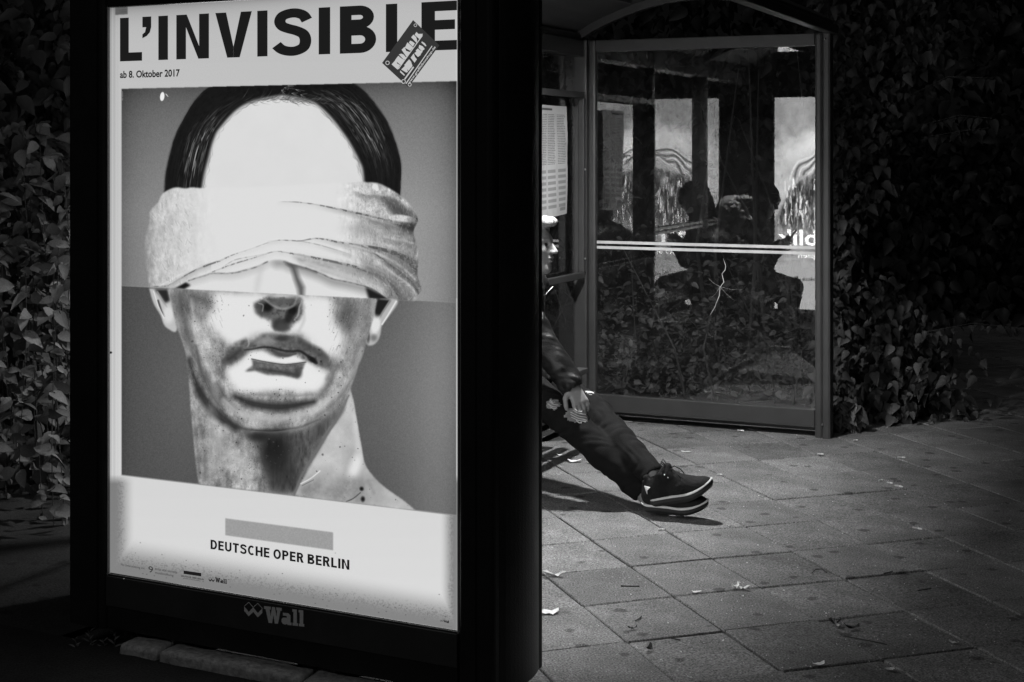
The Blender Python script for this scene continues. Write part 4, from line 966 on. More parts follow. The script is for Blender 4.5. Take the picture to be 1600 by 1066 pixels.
# ------------------------------------------------------------------ organic surfaces: blended distance fields -> surface nets
class Field:
    def __init__(s, lo, hi, h):
        s.lo = np.array(lo, float); s.h = h; s.n = np.ceil((np.array(hi)-s.lo)/h).astype(int)+1
        s.v = np.full(s.n, .06, np.float32)
    def sub(s, lo, hi):
        a = np.clip(((np.array(lo)-s.lo)/s.h).astype(int), 0, s.n-1); b = np.clip(((np.array(hi)-s.lo)/s.h).astype(int)+2, 1, s.n)
        if (b <= a).any(): return None, None
        g = [np.arange(a[i], b[i])*s.h+s.lo[i] for i in range(3)]
        return (slice(a[0], b[0]), slice(a[1], b[1]), slice(a[2], b[2])), np.stack(np.meshgrid(*g, indexing='ij'), -1).astype(np.float32)
    def add(s, d_of, lo, hi, k, cut=False):
        m = .05; sl, P = s.sub(np.array(lo)-m, np.array(hi)+m)
        if sl is None: return
        d = d_of(P); a = s.v[sl]
        if cut: d = -d; h = np.clip(.5-.5*(d-a)/k*-1, 0, 1); h = np.clip(.5+.5*(d-a)/k, 0, 1); s.v[sl] = a*(1-h)+d*h+k*h*(1-h)
        else: h = np.clip(.5+.5*(a-d)/k, 0, 1); s.v[sl] = a*(1-h)+d*h-k*h*(1-h)
    def cone(s, a, b, ra, rb, k=.02, cut=False, flat=None):
        a = np.array(a, float); b = np.array(b, float); ab = b-a; L = ab.dot(ab)+1e-9
        def f(P):
            q = P-a; t = np.clip((q@ab)/L, 0, 1); return np.linalg.norm(q-t[..., None]*ab, axis=-1)-(ra*(1-t)+rb*t)
        r = max(ra, rb); s.add(f, np.minimum(a, b)-r, np.maximum(a, b)+r, k, cut)
    def ell(s, c, rad, B=None, k=.02, cut=False):
        c = np.array(c, float); rad = np.array(rad, float); B = np.eye(3) if B is None else np.array(B, float)
        def f(P):
            q = (P-c)@B.T; k0 = np.linalg.norm(q/rad, axis=-1); k1 = np.linalg.norm(q/(rad*rad), axis=-1)+1e-9
            return k0*(k0-1)/k1
        r = rad.max(); s.add(f, c-r, c+r, k, cut)
    def mesh(s):
        v = s.v; ins = v < 0; n = np.array(v.shape)
        c = ins[:-1, :-1, :-1].astype(np.uint8)
        tot = np.zeros(n-1, np.uint8); offs = [(i, j, k) for i in (0, 1) for j in (0, 1) for k in (0, 1)]
        for o in offs: tot += ins[o[0]:o[0]+n[0]-1, o[1]:o[1]+n[1]-1, o[2]:o[2]+n[2]-1]
        act = (tot > 0) & (tot < 8); idx = np.full(n-1, -1, int); cells = np.argwhere(act); idx[act] = np.arange(len(cells))
        acc = np.zeros((len(cells), 3)); cnt = np.zeros(len(cells))
        val = {o: v[cells[:, 0]+o[0], cells[:, 1]+o[1], cells[:, 2]+o[2]] for o in offs}
        for o in offs:
            for ax in range(3):
                if o[ax]: continue
                p = list(o); p[ax] = 1; p = tuple(p); a, b = val[o], val[p]; m = (a < 0) != (b < 0)
                t = np.where(m, a/(a-b+1e-12), 0); q = np.tile(np.array(o, float), (len(cells), 1)); q[:, ax] += t
                acc[m] += q[m]; cnt[m] += 1
        V = (cells+acc/cnt[:, None])*s.h+s.lo; F = []
        for ax in range(3):
            sl0 = [slice(None)]*3; sl1 = [slice(None)]*3; sl0[ax] = slice(0, -1); sl1[ax] = slice(1, None)
            A, Bv = ins[tuple(sl0)], ins[tuple(sl1)]; e = np.argwhere(A != Bv); o1, o2 = (ax+1) % 3, (ax+2) % 3
            e = e[(e[:, o1] > 0) & (e[:, o2] > 0) & (e[:, o1] < n[o1]-1) & (e[:, o2] < n[o2]-1)]
            q = []
            for d1, d2 in ((-1, -1), (0, -1), (0, 0), (-1, 0)):
                c_ = e.copy(); c_[:, o1] += d1; c_[:, o2] += d2; q.append(idx[c_[:, 0], c_[:, 1], c_[:, 2]])
            q = np.stack(q, 1); fl = ~A[e[:, 0], e[:, 1], e[:, 2]]; q[fl] = q[fl][:, ::-1]; F.append(q[(q >= 0).all(1)])
        return V, np.concatenate(F)
def relax(V, F, it=2, w_=.5):
    n = len(V)
    for _ in range(it):
        S = np.zeros_like(V); K = np.zeros(n)
        for a, b in ((0, 1), (1, 2), (2, 3), (3, 0)):
            np.add.at(S, F[:, a], V[F[:, b]]); np.add.at(S, F[:, b], V[F[:, a]]); np.add.at(K, F[:, a], 1); np.add.at(K, F[:, b], 1)
        V = V*(1-w_)+S/np.maximum(K, 1)[:, None]*w_
    return V
def np_mesh(name, V, F, material, parent, smooth_=True):
    me = bpy.data.meshes.new(name); me.vertices.add(len(V)); me.vertices.foreach_set('co', V.astype(np.float32).ravel())
    me.loops.add(F.size); me.loops.foreach_set('vertex_index', F.ravel().astype(np.int32)); me.polygons.add(len(F))
    me.polygons.foreach_set('loop_start', np.arange(0, F.size, 4, dtype=np.int32)); me.update(calc_edges=True)
    me.polygons.foreach_set('use_smooth', [smooth_]*len(F)); return link(name, me, material, parent)
def normals(V, F):
    N = np.cross(V[F[:, 2]]-V[F[:, 0]], V[F[:, 3]]-V[F[:, 1]]); S = np.zeros_like(V)
    for k in range(4): np.add.at(S, F[:, k], N)
    return S/(np.linalg.norm(S, axis=1)[:, None]+1e-12)
def wrinkle(V, F, bones, amp, freq, seed=0):
    amp *= 1.45
    """folds running across each bone: strongest near its ends"""
    N = normals(V, F); out = np.zeros(len(V)); best = np.full(len(V), 9.)
    for bi, (a, b) in enumerate(bones):
        a = np.array(a, float); b = np.array(b, float); ab = b-a; L = np.linalg.norm(ab); u = ab/L; q = V-a; t = np.clip(q@u/L, 0, 1)
        d = np.linalg.norm(q-t[:, None]*ab, axis=1); s_ = u.copy(); ref = np.cross(u, [0.3, .5, .8]); ref /= np.linalg.norm(ref); r2 = np.cross(u, ref)
        ang = np.arctan2(q@r2, q@ref); wgt = .35+.65*np.abs(2*t-1)**1.5
        ph = (t*L*freq+1.1*np.sin(ang+bi)+.8*np.sin(2*ang+3*bi+t*9))*2*math.pi
        w_ = (np.abs(np.sin(ph/2))**.7-.6)*wgt; m = d < best; best[m] = d[m]; out[m] = w_[m]
    nz = np.array([mnoise.noise(Vector(p)*18+Vector((seed, 0, 0))) for p in V])
    return V+N*(out*amp*(.6+.8*nz)+nz*amp*.35)[:, None]

M_skin = mat('skin', .26, .5, .12, 30, .2, 200, spec=.4)
M_hair = mat('fair_hair', .26, .5, .5, 90, .8, 160)
M_dhair = mat('dark_hair', .02, .4, .3, 60, .6, 140)
M_jacket = mat('black_jacket_cloth', .007, .5, .4, 20, .4, 120, spec=.4)
M_jeans = mat('dark_denim', .006, .9, .5, 25, .5, 320, spec=.25)
M_black2 = mat('black_cloth', .012, .9, .3, 20, .3, 160, spec=.2)
M_thread = mat('pale_denim_threads', .55, .8, .2, 200)
M_shoe = mat('black_mesh_shoe', .008, .75, .5, 60, .8, 420, spec=.3)
M_sole = mat('black_rubber', .012, .6, .2, 40, .4, 300)
M_mid = mat('white_midsole', .62, .5, .15, 60)
M_lace = mat('black_lace', .02, .8)
M_refl = mat('reflective_heel_patch', .8, .3)
M_eye = mat('eye', .03, .15)
M_screen = emis('phone_screen', .5, .12)

def person(label, cat, J, F_, group=None, hood=False, skin=M_skin, hair=M_hair, jacket=M_jacket, jeans=M_jeans, h=.0085, hh=.0042, head_tilt=0.0):
    F_ = np.array(F_, float); F_ /= np.linalg.norm(F_); Lf = np.array([-F_[1], F_[0], 0.]); Up = np.array([0, 0, 1.])
    hipc = (np.array(J['hipR'])+np.array(J['hipL']))/2
    base = Vector((hipc[0], hipc[1], 0)); root = thing('person', label, cat, base, 0, group); off = -np.array(base)
    j = {k: np.array(v, float)+off for k, v in J.items()}
    allp = np.array(list(j.values())); lo = allp.min(0)-.22; hi = allp.max(0)+.2; lo[2] = max(lo[2], -.02)
    # local head frame (pitched)
    ct, st = math.cos(head_tilt), math.sin(head_tilt); Fh = F_*ct-Up*st; Uh = F_*st+Up*ct; B = np.stack([Fh, Lf, Uh])
    hc = j['head']; P = lambda f, l, u: hc+Fh*f+Lf*l+Uh*u
    f = Field(lo, hi, hh if not hood else h)
    f.ell(P(-.012, 0, .030), (.098, .076, .092), B, .01); f.ell(P(.028, 0, -.018), (.066, .060, .086), B, .02)
    f.cone(P(.062, 0, -.088), P(.066, 0, -.096), .026, .022, .02)          # chin
    f.cone(P(.0, .045, -.065), P(.06, .015, -.095), .022, .018, .02); f.cone(P(.0, -.045, -.065), P(.06, -.015, -.095), .022, .018, .02)
    f.cone(P(.080, 0, .030), P(.112, 0, -.018), .008, .0115, .010)         # nose
    for s_ in (-1, 1):
        f.ell(P(.104, s_*.011, -.020), (.010, .008, .008), B, .006)
        f.cone(P(.080, s_*.012, .034), P(.066, s_*.048, .034), .010, .009, .012)        # brow
        f.ell(P(.080, s_*.030, .014), (.014, .016, .010), B, .010, cut=True)             # eye socket
        f.ell(P(.068, s_*.030, .013), (.013, .014, .011), B, .003)
        f.ell(P(-.010, s_*.078, .000), (.018, .008, .030), B, .006); f.ell(P(.058, s_*.038, -.012), (.02, .018, .018), B, .02)
    f.ell(P(.090, 0, -.046), (.013, .022, .0065), B, .005); f.ell(P(.088, 0, -.060), (.012, .020, .007), B, .005)
    f.ell(P(.098, 0, -.053), (.010, .022, .0022), B, .003, cut=True)
    f.cone(P(-.02, 0, -.06), j['neck'], .055, .060, .02)
    # torso, arms, legs
    f.cone(j['neck'], j['chest'], .075, .12, .05); f.cone(j['chest'], (j['hipR']+j['hipL'])/2, .125, .12, .05)
    for s_, S in (('R', -1), ('L', 1)):
        f.cone(j['chest'], j['sh'+s_], .08, .055, .05); f.cone(j['sh'+s_], j['el'+s_], .046, .038, .02); f.cone(j['el'+s_], j['wr'+s_], .038, .026, .02)
        f.cone(j['hip'+s_], j['kn'+s_], .075, .050, .04); f.cone(j['kn'+s_], j['an'+s_], .050, .034, .02)
        f.cone(j['an'+s_], j['an'+s_]-Up*.03+F_*.02, .034, .03, .02)
        # hand: palm, four fingers with two bends, thumb from the side of the palm
        w0, hd = j['wr'+s_], j['hd'+s_]-j['wr'+s_]; hd /= np.linalg.norm(hd); bn_ = j['hn'+s_]-off-0; bn_ = np.array(J['hn'+s_], float); bn_ /= np.linalg.norm(bn_)
        bn_ = bn_-hd*bn_.dot(hd); bn_ /= np.linalg.norm(bn_); sd_ = np.cross(hd, bn_)*(-S)   # bn_: back of the hand, sd_: towards the thumb
        for q in (-.026, -.009, .009, .026): f.cone(w0+hd*.012+sd_*q*.6, w0+hd*.085+sd_*q, .0145, .0115, .012)
        for q, L in ((.030, .068), (.010, .078), (-.010, .073), (-.030, .056)):
            a = w0+hd*.088+sd_*q; b = a+(hd*.93-bn_*.36)*L*.42; c = b+(hd*.70-bn_*.71)*L*.33; e = c+(hd*.42-bn_*.90)*L*.28
            f.cone(a, b, .0098, .0088, .004); f.cone(b, c, .0088, .0078, .003); f.cone(c, e, .0078, .0066, .003)
        a = w0+hd*.025+sd_*.026; b = a+(hd*.6+sd_*.75)*.036; c = b+(hd*.9+sd_*.25-bn_*.3)*.034; e = c+(hd*.85-bn_*.5)*.024
        f.cone(a, b, .014, .0115, .010); f.cone(b, c, .0115, .0095, .003); f.cone(c, e, .0095, .008, .003)
    V, Fc = f.mesh(); V = relax(V, Fc, 1, .4); body = np_mesh('body', V, Fc, skin, root)
    for s_ in (-1, 1):
        bm = bmesh.new(); bmesh.ops.create_uvsphere(bm, u_segments=10, v_segments=8, radius=.0105); bmesh.ops.translate(bm, verts=bm.verts, vec=P(.0745, s_*.030, .013)); bobj('eye', bm, M_eye, root, True)
    # jacket
    f = Field(lo, hi, h); f.cone(j['neck']-Up*.02, j['chest'], .098, .155, .05); f.cone(j['chest'], (j['hipR']+j['hipL'])/2+Up*.03, .160, .160, .06)
    bones = []
    for s_ in 'RL':
        f.cone(j['chest'], j['sh'+s_], .10, .078, .06); f.cone(j['sh'+s_], j['el'+s_], .080, .072, .02); f.cone(j['el'+s_], j['wr'+s_]-(j['wr'+s_]-j['el'+s_])*.03, .072, .054, .02)
        bones += [(j['sh'+s_], j['el'+s_]), (j['el'+s_], j['wr'+s_])]
        a = j['wr'+s_]; u = (a-j['el'+s_]); u /= np.linalg.norm(u)
        f.cone(a-u*.07, a-u*.005, .047, .042, .006)
        f.cone(a+u*.02, a+u*.10, .036, .036, .006, cut=True)
    bones.append((j['neck'], (j['hipR']+j['hipL'])/2))
    if not hood:       # open collar standing round the neck
        for k in range(9):
            a0 = R(-150+k*37.5); p = j['neck']+F_*.068*math.cos(a0)+Lf*.072*math.sin(a0); f.cone(p-Up*.03, p+Up*(.035)+(p-j['neck'])*.12, .018, .011, .012)
        f.cone(j['neck']-Up*.0+F_*.02, j['neck']+Up*.14+F_*.02, .050, .066, .006, cut=True)
    else:
        f.ell(P(-.020, 0, .028), (.128, .104, .124), B, .03); f.cone(P(-.05, 0, -.03), j['neck'], .095, .11, .04)
        f.ell(P(.085, 0, -.015), (.075, .066, .095), B, .02, cut=True)
    V, Fc = f.mesh(); V = wrinkle(V, Fc, bones, .0125, 15); V = relax(V, Fc, 1, .35); np_mesh('jacket', V, Fc, jacket, root)
    # trousers
    f = Field(lo, hi, h*.85); bones = []
    f.cone(j['hipR'], j['hipL'], .115, .115, .05); f.cone((j['hipR']+j['hipL'])/2, (j['hipR']+j['hipL'])/2+Up*.10, .135, .13, .04)
    for s_ in 'RL':
        f.cone(j['hip'+s_], j['kn'+s_], .098, .069, .04); f.cone(j['kn'+s_], (j['kn'+s_]+j['an'+s_])/2, .069, .064, .02); f.cone((j['kn'+s_]+j['an'+s_])/2, j['an'+s_], .064, .050, .02)
        u = j['an'+s_]-j['kn'+s_]; u /= np.linalg.norm(u); f.cone(j['an'+s_]+u*.045, j['an'+s_]+u*.12, .045, .045, .008, cut=True)
        bones += [(j['hip'+s_], j['kn'+s_]), (j['kn'+s_], j['an'+s_])]
    V, Fc = f.mesh(); V = wrinkle(V, Fc, bones, .0105, 12, 5); V = relax(V, Fc, 1, .3); tr = np_mesh('trousers', V, Fc, jeans, root)
    # hair
    if not hood:
        f = Field(hc-.2, hc+.2, .004); f.ell(P(-.022, 0, .046), (.103, .083, .094), B, .01)
        f.ell(P(.055, 0, .118), (.056, .05, .024), B, .02); f.ell(P(.088, -.01, .112), (.030, .04, .018), B, .015)
        f.ell(P(.112, 0, .015), (.075, .09, .082), B, .008, cut=True); f.cone(P(.03, -.1, -.035), P(.03, .1, -.035), .07, .07, .01, cut=True); f.cone(P(-.06, 0, -.10), P(-.08, 0, -.16), .08, .08, .01, cut=True)
        V, Fc = f.mesh(); N = normals(V, Fc)
        V = V+N*np.array([mnoise.noise(Vector(((p-hc)@Lf*140, (p-hc)@Up*40, (p-hc)@F_*40)))*.006 for p in V])[:, None]; np_mesh('hair', V, Fc, hair, root)
    else:
        bm = bmesh.new()
        for k in range(14):
            a = P(.075, -.05+.1*k/13, .09-.02*abs(k-6.5)/6.5); tube(bm, [a, a+Fh*.025-Uh*.03, a+Fh*.018-Uh*(.07+.03*random.random())], .007, 5, [.008, .008, .002])
        bobj('hair', bm, M_dhair, root, True)
    return root, j, off, tr

def shoe(root, heel, fwd, upv, off, nm='shoe', scale=1.0, patch=True):
    fx = Vector(fwd).normalized(); uz = Vector(upv); uz = (uz-fx*uz.dot(fx)).normalized(); sy = uz.cross(fx)
    M = Matrix.Translation(Vector(heel)+Vector(off)) @ Matrix(((fx.x, sy.x, uz.x, 0), (fx.y, sy.y, uz.y, 0), (fx.z, sy.z, uz.z, 0), (0, 0, 0, 1))) @ Matrix.Scale(scale, 4)
    L = .295
    def half(x):     # half width of the sole
        t = x/L; return max(.0, (.034+.016*math.exp(-((t-.70)/.22)**2))*(1-max(0, (.12-t)/.12)**2.2*.55)*math.sqrt(max(0, 1-max(0, (t-.78)/.22)**2.4)))
    def spring(x): t = x/L; return .040*max(0, (t-.55)/.45)**1.8+.006*max(0, (.10-t)/.10)**2
    f = Field((-.03, -.08, -.01), (.33, .08, .19), .004)
    f.ell((.235, 0, .045), (.062, .044, .034), None, .01); f.ell((.16, 0, .048), (.09, .042, .042), None, .02); f.ell((.055, 0, .052), (.058, .035, .05), None, .02)
    f.cone((.055, 0, .07), (.065, 0, .115), .042, .036, .02); f.cone((.19, 0, .060), (.105, 0, .112), .028, .030, .02); f.cone((.108, 0, .115), (.118, 0, .145), .024, .018, .015)
    f.cone((.02, 0, .06), (.012, 0, .115), .022, .014, .015)
    f.cone((.058, 0, .115), (.048, 0, .19), .030, .034, .006, cut=True)
    sl, P = f.sub((-.1, -.1, -.1), (.4, .1, .3)); z = P[..., 2]-.020-np.array([spring(x) for x in P[:, 0, 0, 0]])[:, None, None]; f.v[sl] = np.maximum(f.v[sl], -z)
    V, Fc = f.mesh(); V = relax(V, Fc, 1, .5)
    V = V+normals(V, Fc)*np.array([mnoise.noise(Vector(p)*70)*.0016 for p in V])[:, None]
    o = np_mesh(nm, V, Fc, M_shoe, root); o.matrix_local = M
    def sole(z0, z1, grow0, grow1, m_, nm2):
        bm = bmesh.new(); n = 26; rings = []
        for zi, (zz, gr) in enumerate(((z0, grow0), ((z0+z1)/2, max(grow0, grow1)+.001), (z1, grow1))):
            ring = []
            xs = [L*(.5-.5*math.cos(math.pi*k/n)) for k in range(n+1)]
            for x in xs: ring.append((x, half(x)+gr, x))
            for x in xs[::-1][1:-1]: ring.append((x, -half(x)-gr, x))
            rings.append([bm.verts.new((x+(gr if x > L*.5 else -gr)*(1-min(1, abs(x-L*.5)/(L*.5)*0+0)) if 0 else x+gr*(2*x/L-1), y, zz+spring(x))) for x, y, _ in ring])
        for a, b in zip(rings, rings[1:]):
            for k in range(len(a)): bm.faces.new((a[k], b[k], b[(k+1) % len(a)], a[(k+1) % len(a)]))
        N_ = n
        for ring, fl in ((rings[0], 0), (rings[-1], 1)):
            for k in range(N_):
                a, b = ring[k], ring[k+1]; c, d = ring[(len(ring)-k-1) % len(ring)], ring[(len(ring)-k) % len(ring)]
                q = [a, b, c, d]; q = [v for i_, v in enumerate(q) if v not in q[:i_]]
                if len(q) > 2:
                    try: bm.faces.new(q if fl else q[::-1])
                    except ValueError: pass
        bmesh.ops.recalc_face_normals(bm, faces=bm.faces)
        s_ = bobj(nm2, bm, m_, o, False); return s_
    sole(-.010, .017, -.004, .001, M_sole, 'outsole'); sole(.0172, .0252, .002, .0005, M_mid, 'midsole')
    # heel patch, eyelets, laces with a bow
    for s_ in ((-1, 1) if patch else ()):
        bm = bmesh.new(); q = [(.000, .018, .086), (.030, .036, .080), (.012, .031, .068), (.006, .027, .050)]
        bm.faces.new([bm.verts.new((x, s_*y*1.03, z)) for x, y, z in q]); r = bmesh.ops.extrude_face_region(bm, geom=bm.faces[:]); bmesh.ops.translate(bm, verts=[e for e in r['geom'] if isinstance(e, bmesh.types.BMVert)], vec=(0, s_*.006, 0)); bmesh.ops.recalc_face_normals(bm, faces=bm.faces)
        bobj('heel_patch', bm, M_refl, o)
        for k in range(2):
            bm = bmesh.new(); bmesh.ops.create_uvsphere(bm, u_segments=8, v_segments=6, radius=.0034); bmesh.ops.translate(bm, verts=bm.verts, vec=(.103+.012*k, s_*.029, .120-.014*k)); bobj('eyelet', bm, M_refl, o, True)
    bm = bmesh.new()
    for k in range(5):
        x = .125+.017*k; zt = .118-.0108*k; tube(bm, [(x-.006, -.027, zt-.012), (x, -.012, zt+.006), (x+.004, .012, zt+.007), (x+.01, .027, zt-.010)], .0028, 6)
    for s_ in (-1, 1):
        c = Vector((.122, 0, .134)); tube(bm, [c, c+Vector((-.012, s_*.012, .03)), c+Vector((-.022, s_*.020, .044)), c+Vector((-.026, s_*.012, .034)), c+Vector((-.012, s_*.004, .012)), c], .0027, 6)
        tube(bm, [c, c+Vector((.02, s_*.022, .004)), c+Vector((.04, s_*.036, -.018)), c+Vector((.05, s_*.040, -.040))], .0025, 6)
    bobj('laces', bm, M_lace, o, True)
    return o

# seated man, only partly clear of the poster box
Fm = (dA.x, dA.y, 0); pv = lambda x, y, Y: tuple(pix(x, y, Y))
J1 = dict(head=(.095, 6.655, 1.086), neck=(.03, 6.70, .965), chest=(-.015, 6.725, .84),
          shR=(-.06, 6.56, .905), elR=(.085, 6.40, .755), wrR=pv(893, 600, 6.33), hdR=pv(916, 650, 6.30), hnR=(.2, -.9, .35),
          shL=(.08, 6.87, .905), elL=(.06, 6.86, .68), wrL=pv(862, 596, 6.62), hdL=pv(880, 622, 6.58), hnL=(.3, .2, .9),
          hipR=(-.06, 6.64, .545), hipL=(.02, 6.82, .545), knR=pv(886, 655, 6.36), anR=pv(1000, 764, 6.24), knL=pv(926, 643, 6.50), anL=pv(1018, 740, 6.16))
man, jm, offm, trm = person('man in black jacket and ripped jeans, legs stretched out, half hidden by poster box', 'person', J1, Fm)
sR = shoe(man, pix(1004, 793, 6.13), pix(1106, 802, 6.05)-pix(1004, 793, 6.13), (0.02, -.10, 1), offm, scale=.93, patch=False)
sL = shoe(man, pix(1016, 787, 6.11)+Vector((0, 0, 0)), pix(1112, 770, 6.03)-pix(1016, 787, 6.11), (-.1, -.05, 1), offm, scale=.95)
# rips: skin showing through at the knees with pale threads across
me = trm.data; me.materials.append(M_skin); me.materials.append(M_thread)
M_knee = mat('knee_skin', .2, .6, .3, 60)
me.materials.append(M_knee)
def rip(center, rad, seed, slot=3):
    c = np.array(center)+offm; n = len(me.polygons); pc = np.empty(n*3); me.polygons.foreach_get('center', pc); pc = pc.reshape(-1, 3)
    mi = np.empty(n, np.int32); me.polygons.foreach_get('material_index', mi)
    d = (pc-c)/np.array(rad); q = np.linalg.norm(d, axis=1)+np.array([mnoise.noise(Vector(p)*45+Vector((seed, 0, 0)))*.35 for p in pc])
    st = np.array([math.sin(p[2]*520+p[0]*160+mnoise.noise(Vector(p)*60)*4) for p in pc])
    mi[q < 1] = slot; me.polygons.foreach_set('material_index', mi)
rip(pix(903, 649, 6.29), (.052, .08, .032), 1); rip(pix(864, 632, 6.33), (.036, .08, .020), 4); rip(pix(926, 613, 6.46), (.055, .07, .014), 8, 2)
bm = bmesh.new()
o_ = Vector(offm)
for cx, cy, hw, hh2, Yd, n_ in ((904, 650, 12, 9, 6.262, 6), (864, 632, 8, 5, 6.29, 4)):
    for k in range(n_):
        y = cy-hh2+2*hh2*k/(n_-1); w1 = hw*math.sqrt(max(.1, 1-((y-cy)/hh2)**2*.8)); sl_ = .35
        a = pix(cx-w1+random.gauss(0, 1), y-w1*sl_, Yd); b = pix(cx+w1+random.gauss(0, 1), y+w1*sl_, Yd); c = (a+b)/2+Vector((0, -.006, -.004))
        tube(bm, [a+o_, c+o_, b+o_], .0017, 4)
o = bobj('loose_threads', bm, M_thread, man); o['kind'] = 'stuff'
# zip and stud
bm = bmesh.new(); o_ = Vector(offm); tube(bm, [pix(853, 460, 6.5)+o_, pix(857, 455, 6.5)+o_, pix(864, 448, 6.52)+o_], .0018, 5); bobj('zip', bm, M_refl, man)

# person with a phone on the near end of the bench, seen only as a reflection
cB = Vector((-.865, 5.23, 0)); Fb = Vector(Fm).normalized(); Lb = Vector((-Fb.y, Fb.x, 0))
def bp_(f_, l_, z): q = cB+Fb*f_+Lb*l_; return (q.x, q.y, z)
J2 = dict(head=bp_(.07, 0, 1.13), neck=bp_(-.01, 0, 1.01), chest=bp_(-.06, 0, .86), shR=bp_(-.02, -.17, .93), elR=bp_(.05, -.20, .68), wrR=bp_(.17, -.08, .78), hdR=bp_(.24, -.05, .83), hnR=(.2, -.9, -.2),
          shL=bp_(-.02, .17, .93), elL=bp_(.05, .20, .68), wrL=bp_(.17, .07, .76), hdL=bp_(.24, .05, .82), hnL=(.2, .9, -.2),
          hipR=bp_(-.08, -.10, .54), hipL=bp_(-.08, .10, .54), knR=bp_(.27, -.12, .46), anR=bp_(.22, -.13, .10), knL=bp_(.27, .12, .46), anL=bp_(.24, .12, .10))
p2, j2, off2, tr2 = person('person in black hooded coat bent over a phone, mirrored in the end pane', 'person', J2, tuple(Fb), hood=True, jacket=M_black2, jeans=M_black2, h=.012, head_tilt=.35)
for s_ in (-1, 1):
    a = Vector(bp_(.17, s_*.12, .011)); shoe(p2, a, Fb, (0, 0, 1), off2)
q = Vector(bp_(.27, 0, .85)); ph = thing('phone', 'slim dark phone held by the hooded person', 'phone', q, math.atan2(Fb.y, Fb.x))
bm = bmesh.new(); Mp = Matrix.Rotation(R(35), 4, 'Y'); box(bm, (-.004, -.037, -.075), (.004, .037, .075), .002, Mp); bobj('case', bm, M_black, ph)
bm = bmesh.new(); box(bm, (-.0046, -.033, -.068), (-.0041, .033, .068), 0, Mp); bobj('screen', bm, M_screen, ph)

# ------------------------------------------------------------------ foliage
def leaf_mat(name, v):
    m = mat(name, v, .55, .35, 9, .25, 60, spec=.35, rnd=.5); return m
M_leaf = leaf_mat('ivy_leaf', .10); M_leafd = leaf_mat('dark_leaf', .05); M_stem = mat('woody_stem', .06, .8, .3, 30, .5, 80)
M_pale = leaf_mat('pale_leaf', .24); M_far = leaf_mat('night_leaf', .04); M_vine = leaf_mat('vine_leaf', .16)
def leaf_mesh(kind=0, wdt=.62):
    """leaf of unit length in the xy plane pointing +x, folded along the midrib and drooping"""
    n = 5; v = []; f = []
    prof = [(0, .02), (.18, .40), (.42, .5), (.72, .33), (1, .0)] if kind == 0 else ([(0, .30), (.16, .52), (.38, .50), (.68, .28), (1, .0)] if kind == 1 else [(0, .02), (.25, .16), (.5, .19), (.78, .12), (1, 0)])
    for t, w_ in prof:
        z = -.28*t*t
        v += [(t, -w_*wdt, z+.22*w_), (t, 0, z), (t, w_*wdt, z+.22*w_)]
    for k in range(n-1):
        a = k*3; f += [(a, a+1, a+4, a+3), (a+1, a+2, a+5, a+4)]
    me = bpy.data.meshes.new('leaf'); me.from_pydata(v, [], f); me.update(); me.polygons.foreach_set('use_smooth', [True]*len(f)); return me
LEAF = {}
def leaf_proto(kind, m_):
    k = (kind, m_.name)
    if k not in LEAF: me = leaf_mesh(kind); me.materials.append(m_); LEAF[k] = me
    return LEAF[k]
def leaf_matrix(p, dirv, size, nrm):
    x = Vector(dirv).normalized(); z = Vector(nrm); z = (z-x*z.dot(x)); 
    if z.length < 1e-4: z = x.orthogonal()
    z.normalize(); y = z.cross(x)
    return Matrix(((x.x*size, y.x*size, z.x*size, p[0]), (x.y*size, y.y*size, z.y*size, p[1]), (x.z*size, y.z*size, z.z*size, p[2]), (0, 0, 0, 1)))
def foliage(root, pts, kind, m_, size, nsingle, facing, droop=.6, name='leaf', spread=.5):
    """pts: world positions, those listed first become single leaf objects; facing: vector leaves turn towards"""
    me = leaf_proto(kind, m_); base = np.array([v.co[:] for v in me.vertices]); faces = [tuple(p.vertices) for p in me.polygons]
    inv = root.matrix_basis.inverted() if True else None; Vs = []; Fs = []; n0 = 0
    fv = Vector(facing).normalized(); rnd = random.Random(len(pts)+kind)
    for i, p in enumerate(pts):
        a = rnd.uniform(0, 2*math.pi); side = Vector((math.cos(a), math.sin(a)*.5, 0))
        d = side*(1-droop)+Vector((0, 0, -droop))+fv*.25+Vector([rnd.gauss(0, .2) for _ in range(3)]); nr = fv+Vector((0, 0, .75))+Vector([rnd.gauss(0, spread) for _ in range(3)])
        s_ = size*rnd.uniform(.45, 1.4); Mx = inv @ leaf_matrix(p, d, s_, nr)
        if i < nsingle: link(name, me, None, root, Mx)
        else:
            A = np.array(Mx); Vs.append(base@A[:3, :3].T+A[:3, 3]); Fs += [tuple(q+n0 for q in f) for f in faces]; n0 += len(base)
    if Vs:
        V = np.concatenate(Vs); m2 = bpy.data.meshes.new('leaves'); m2.from_pydata(V.tolist(), [], Fs); m2.update(); m2.polygons.foreach_set('use_smooth', [True]*len(Fs))
        o = link('leaves', m2, m_, root); o['kind'] = 'stuff'
def shadowy(n, box_, clump=.22, nclump=60, seed=0):
    r = random.Random(seed); (x0, x1), (y0, y1), (z0, z1) = box_; cs = [(r.uniform(x0, x1), r.uniform(y0, y1), z0+(z1-z0)*r.random()) for _ in range(nclump)]; out = []
    for _ in range(n):
        c = r.choice(cs); out.append(Vector((r.gauss(c[0], clump), r.gauss(c[1], clump*.7), max(.02, r.gauss(c[2], clump)))))
    return out
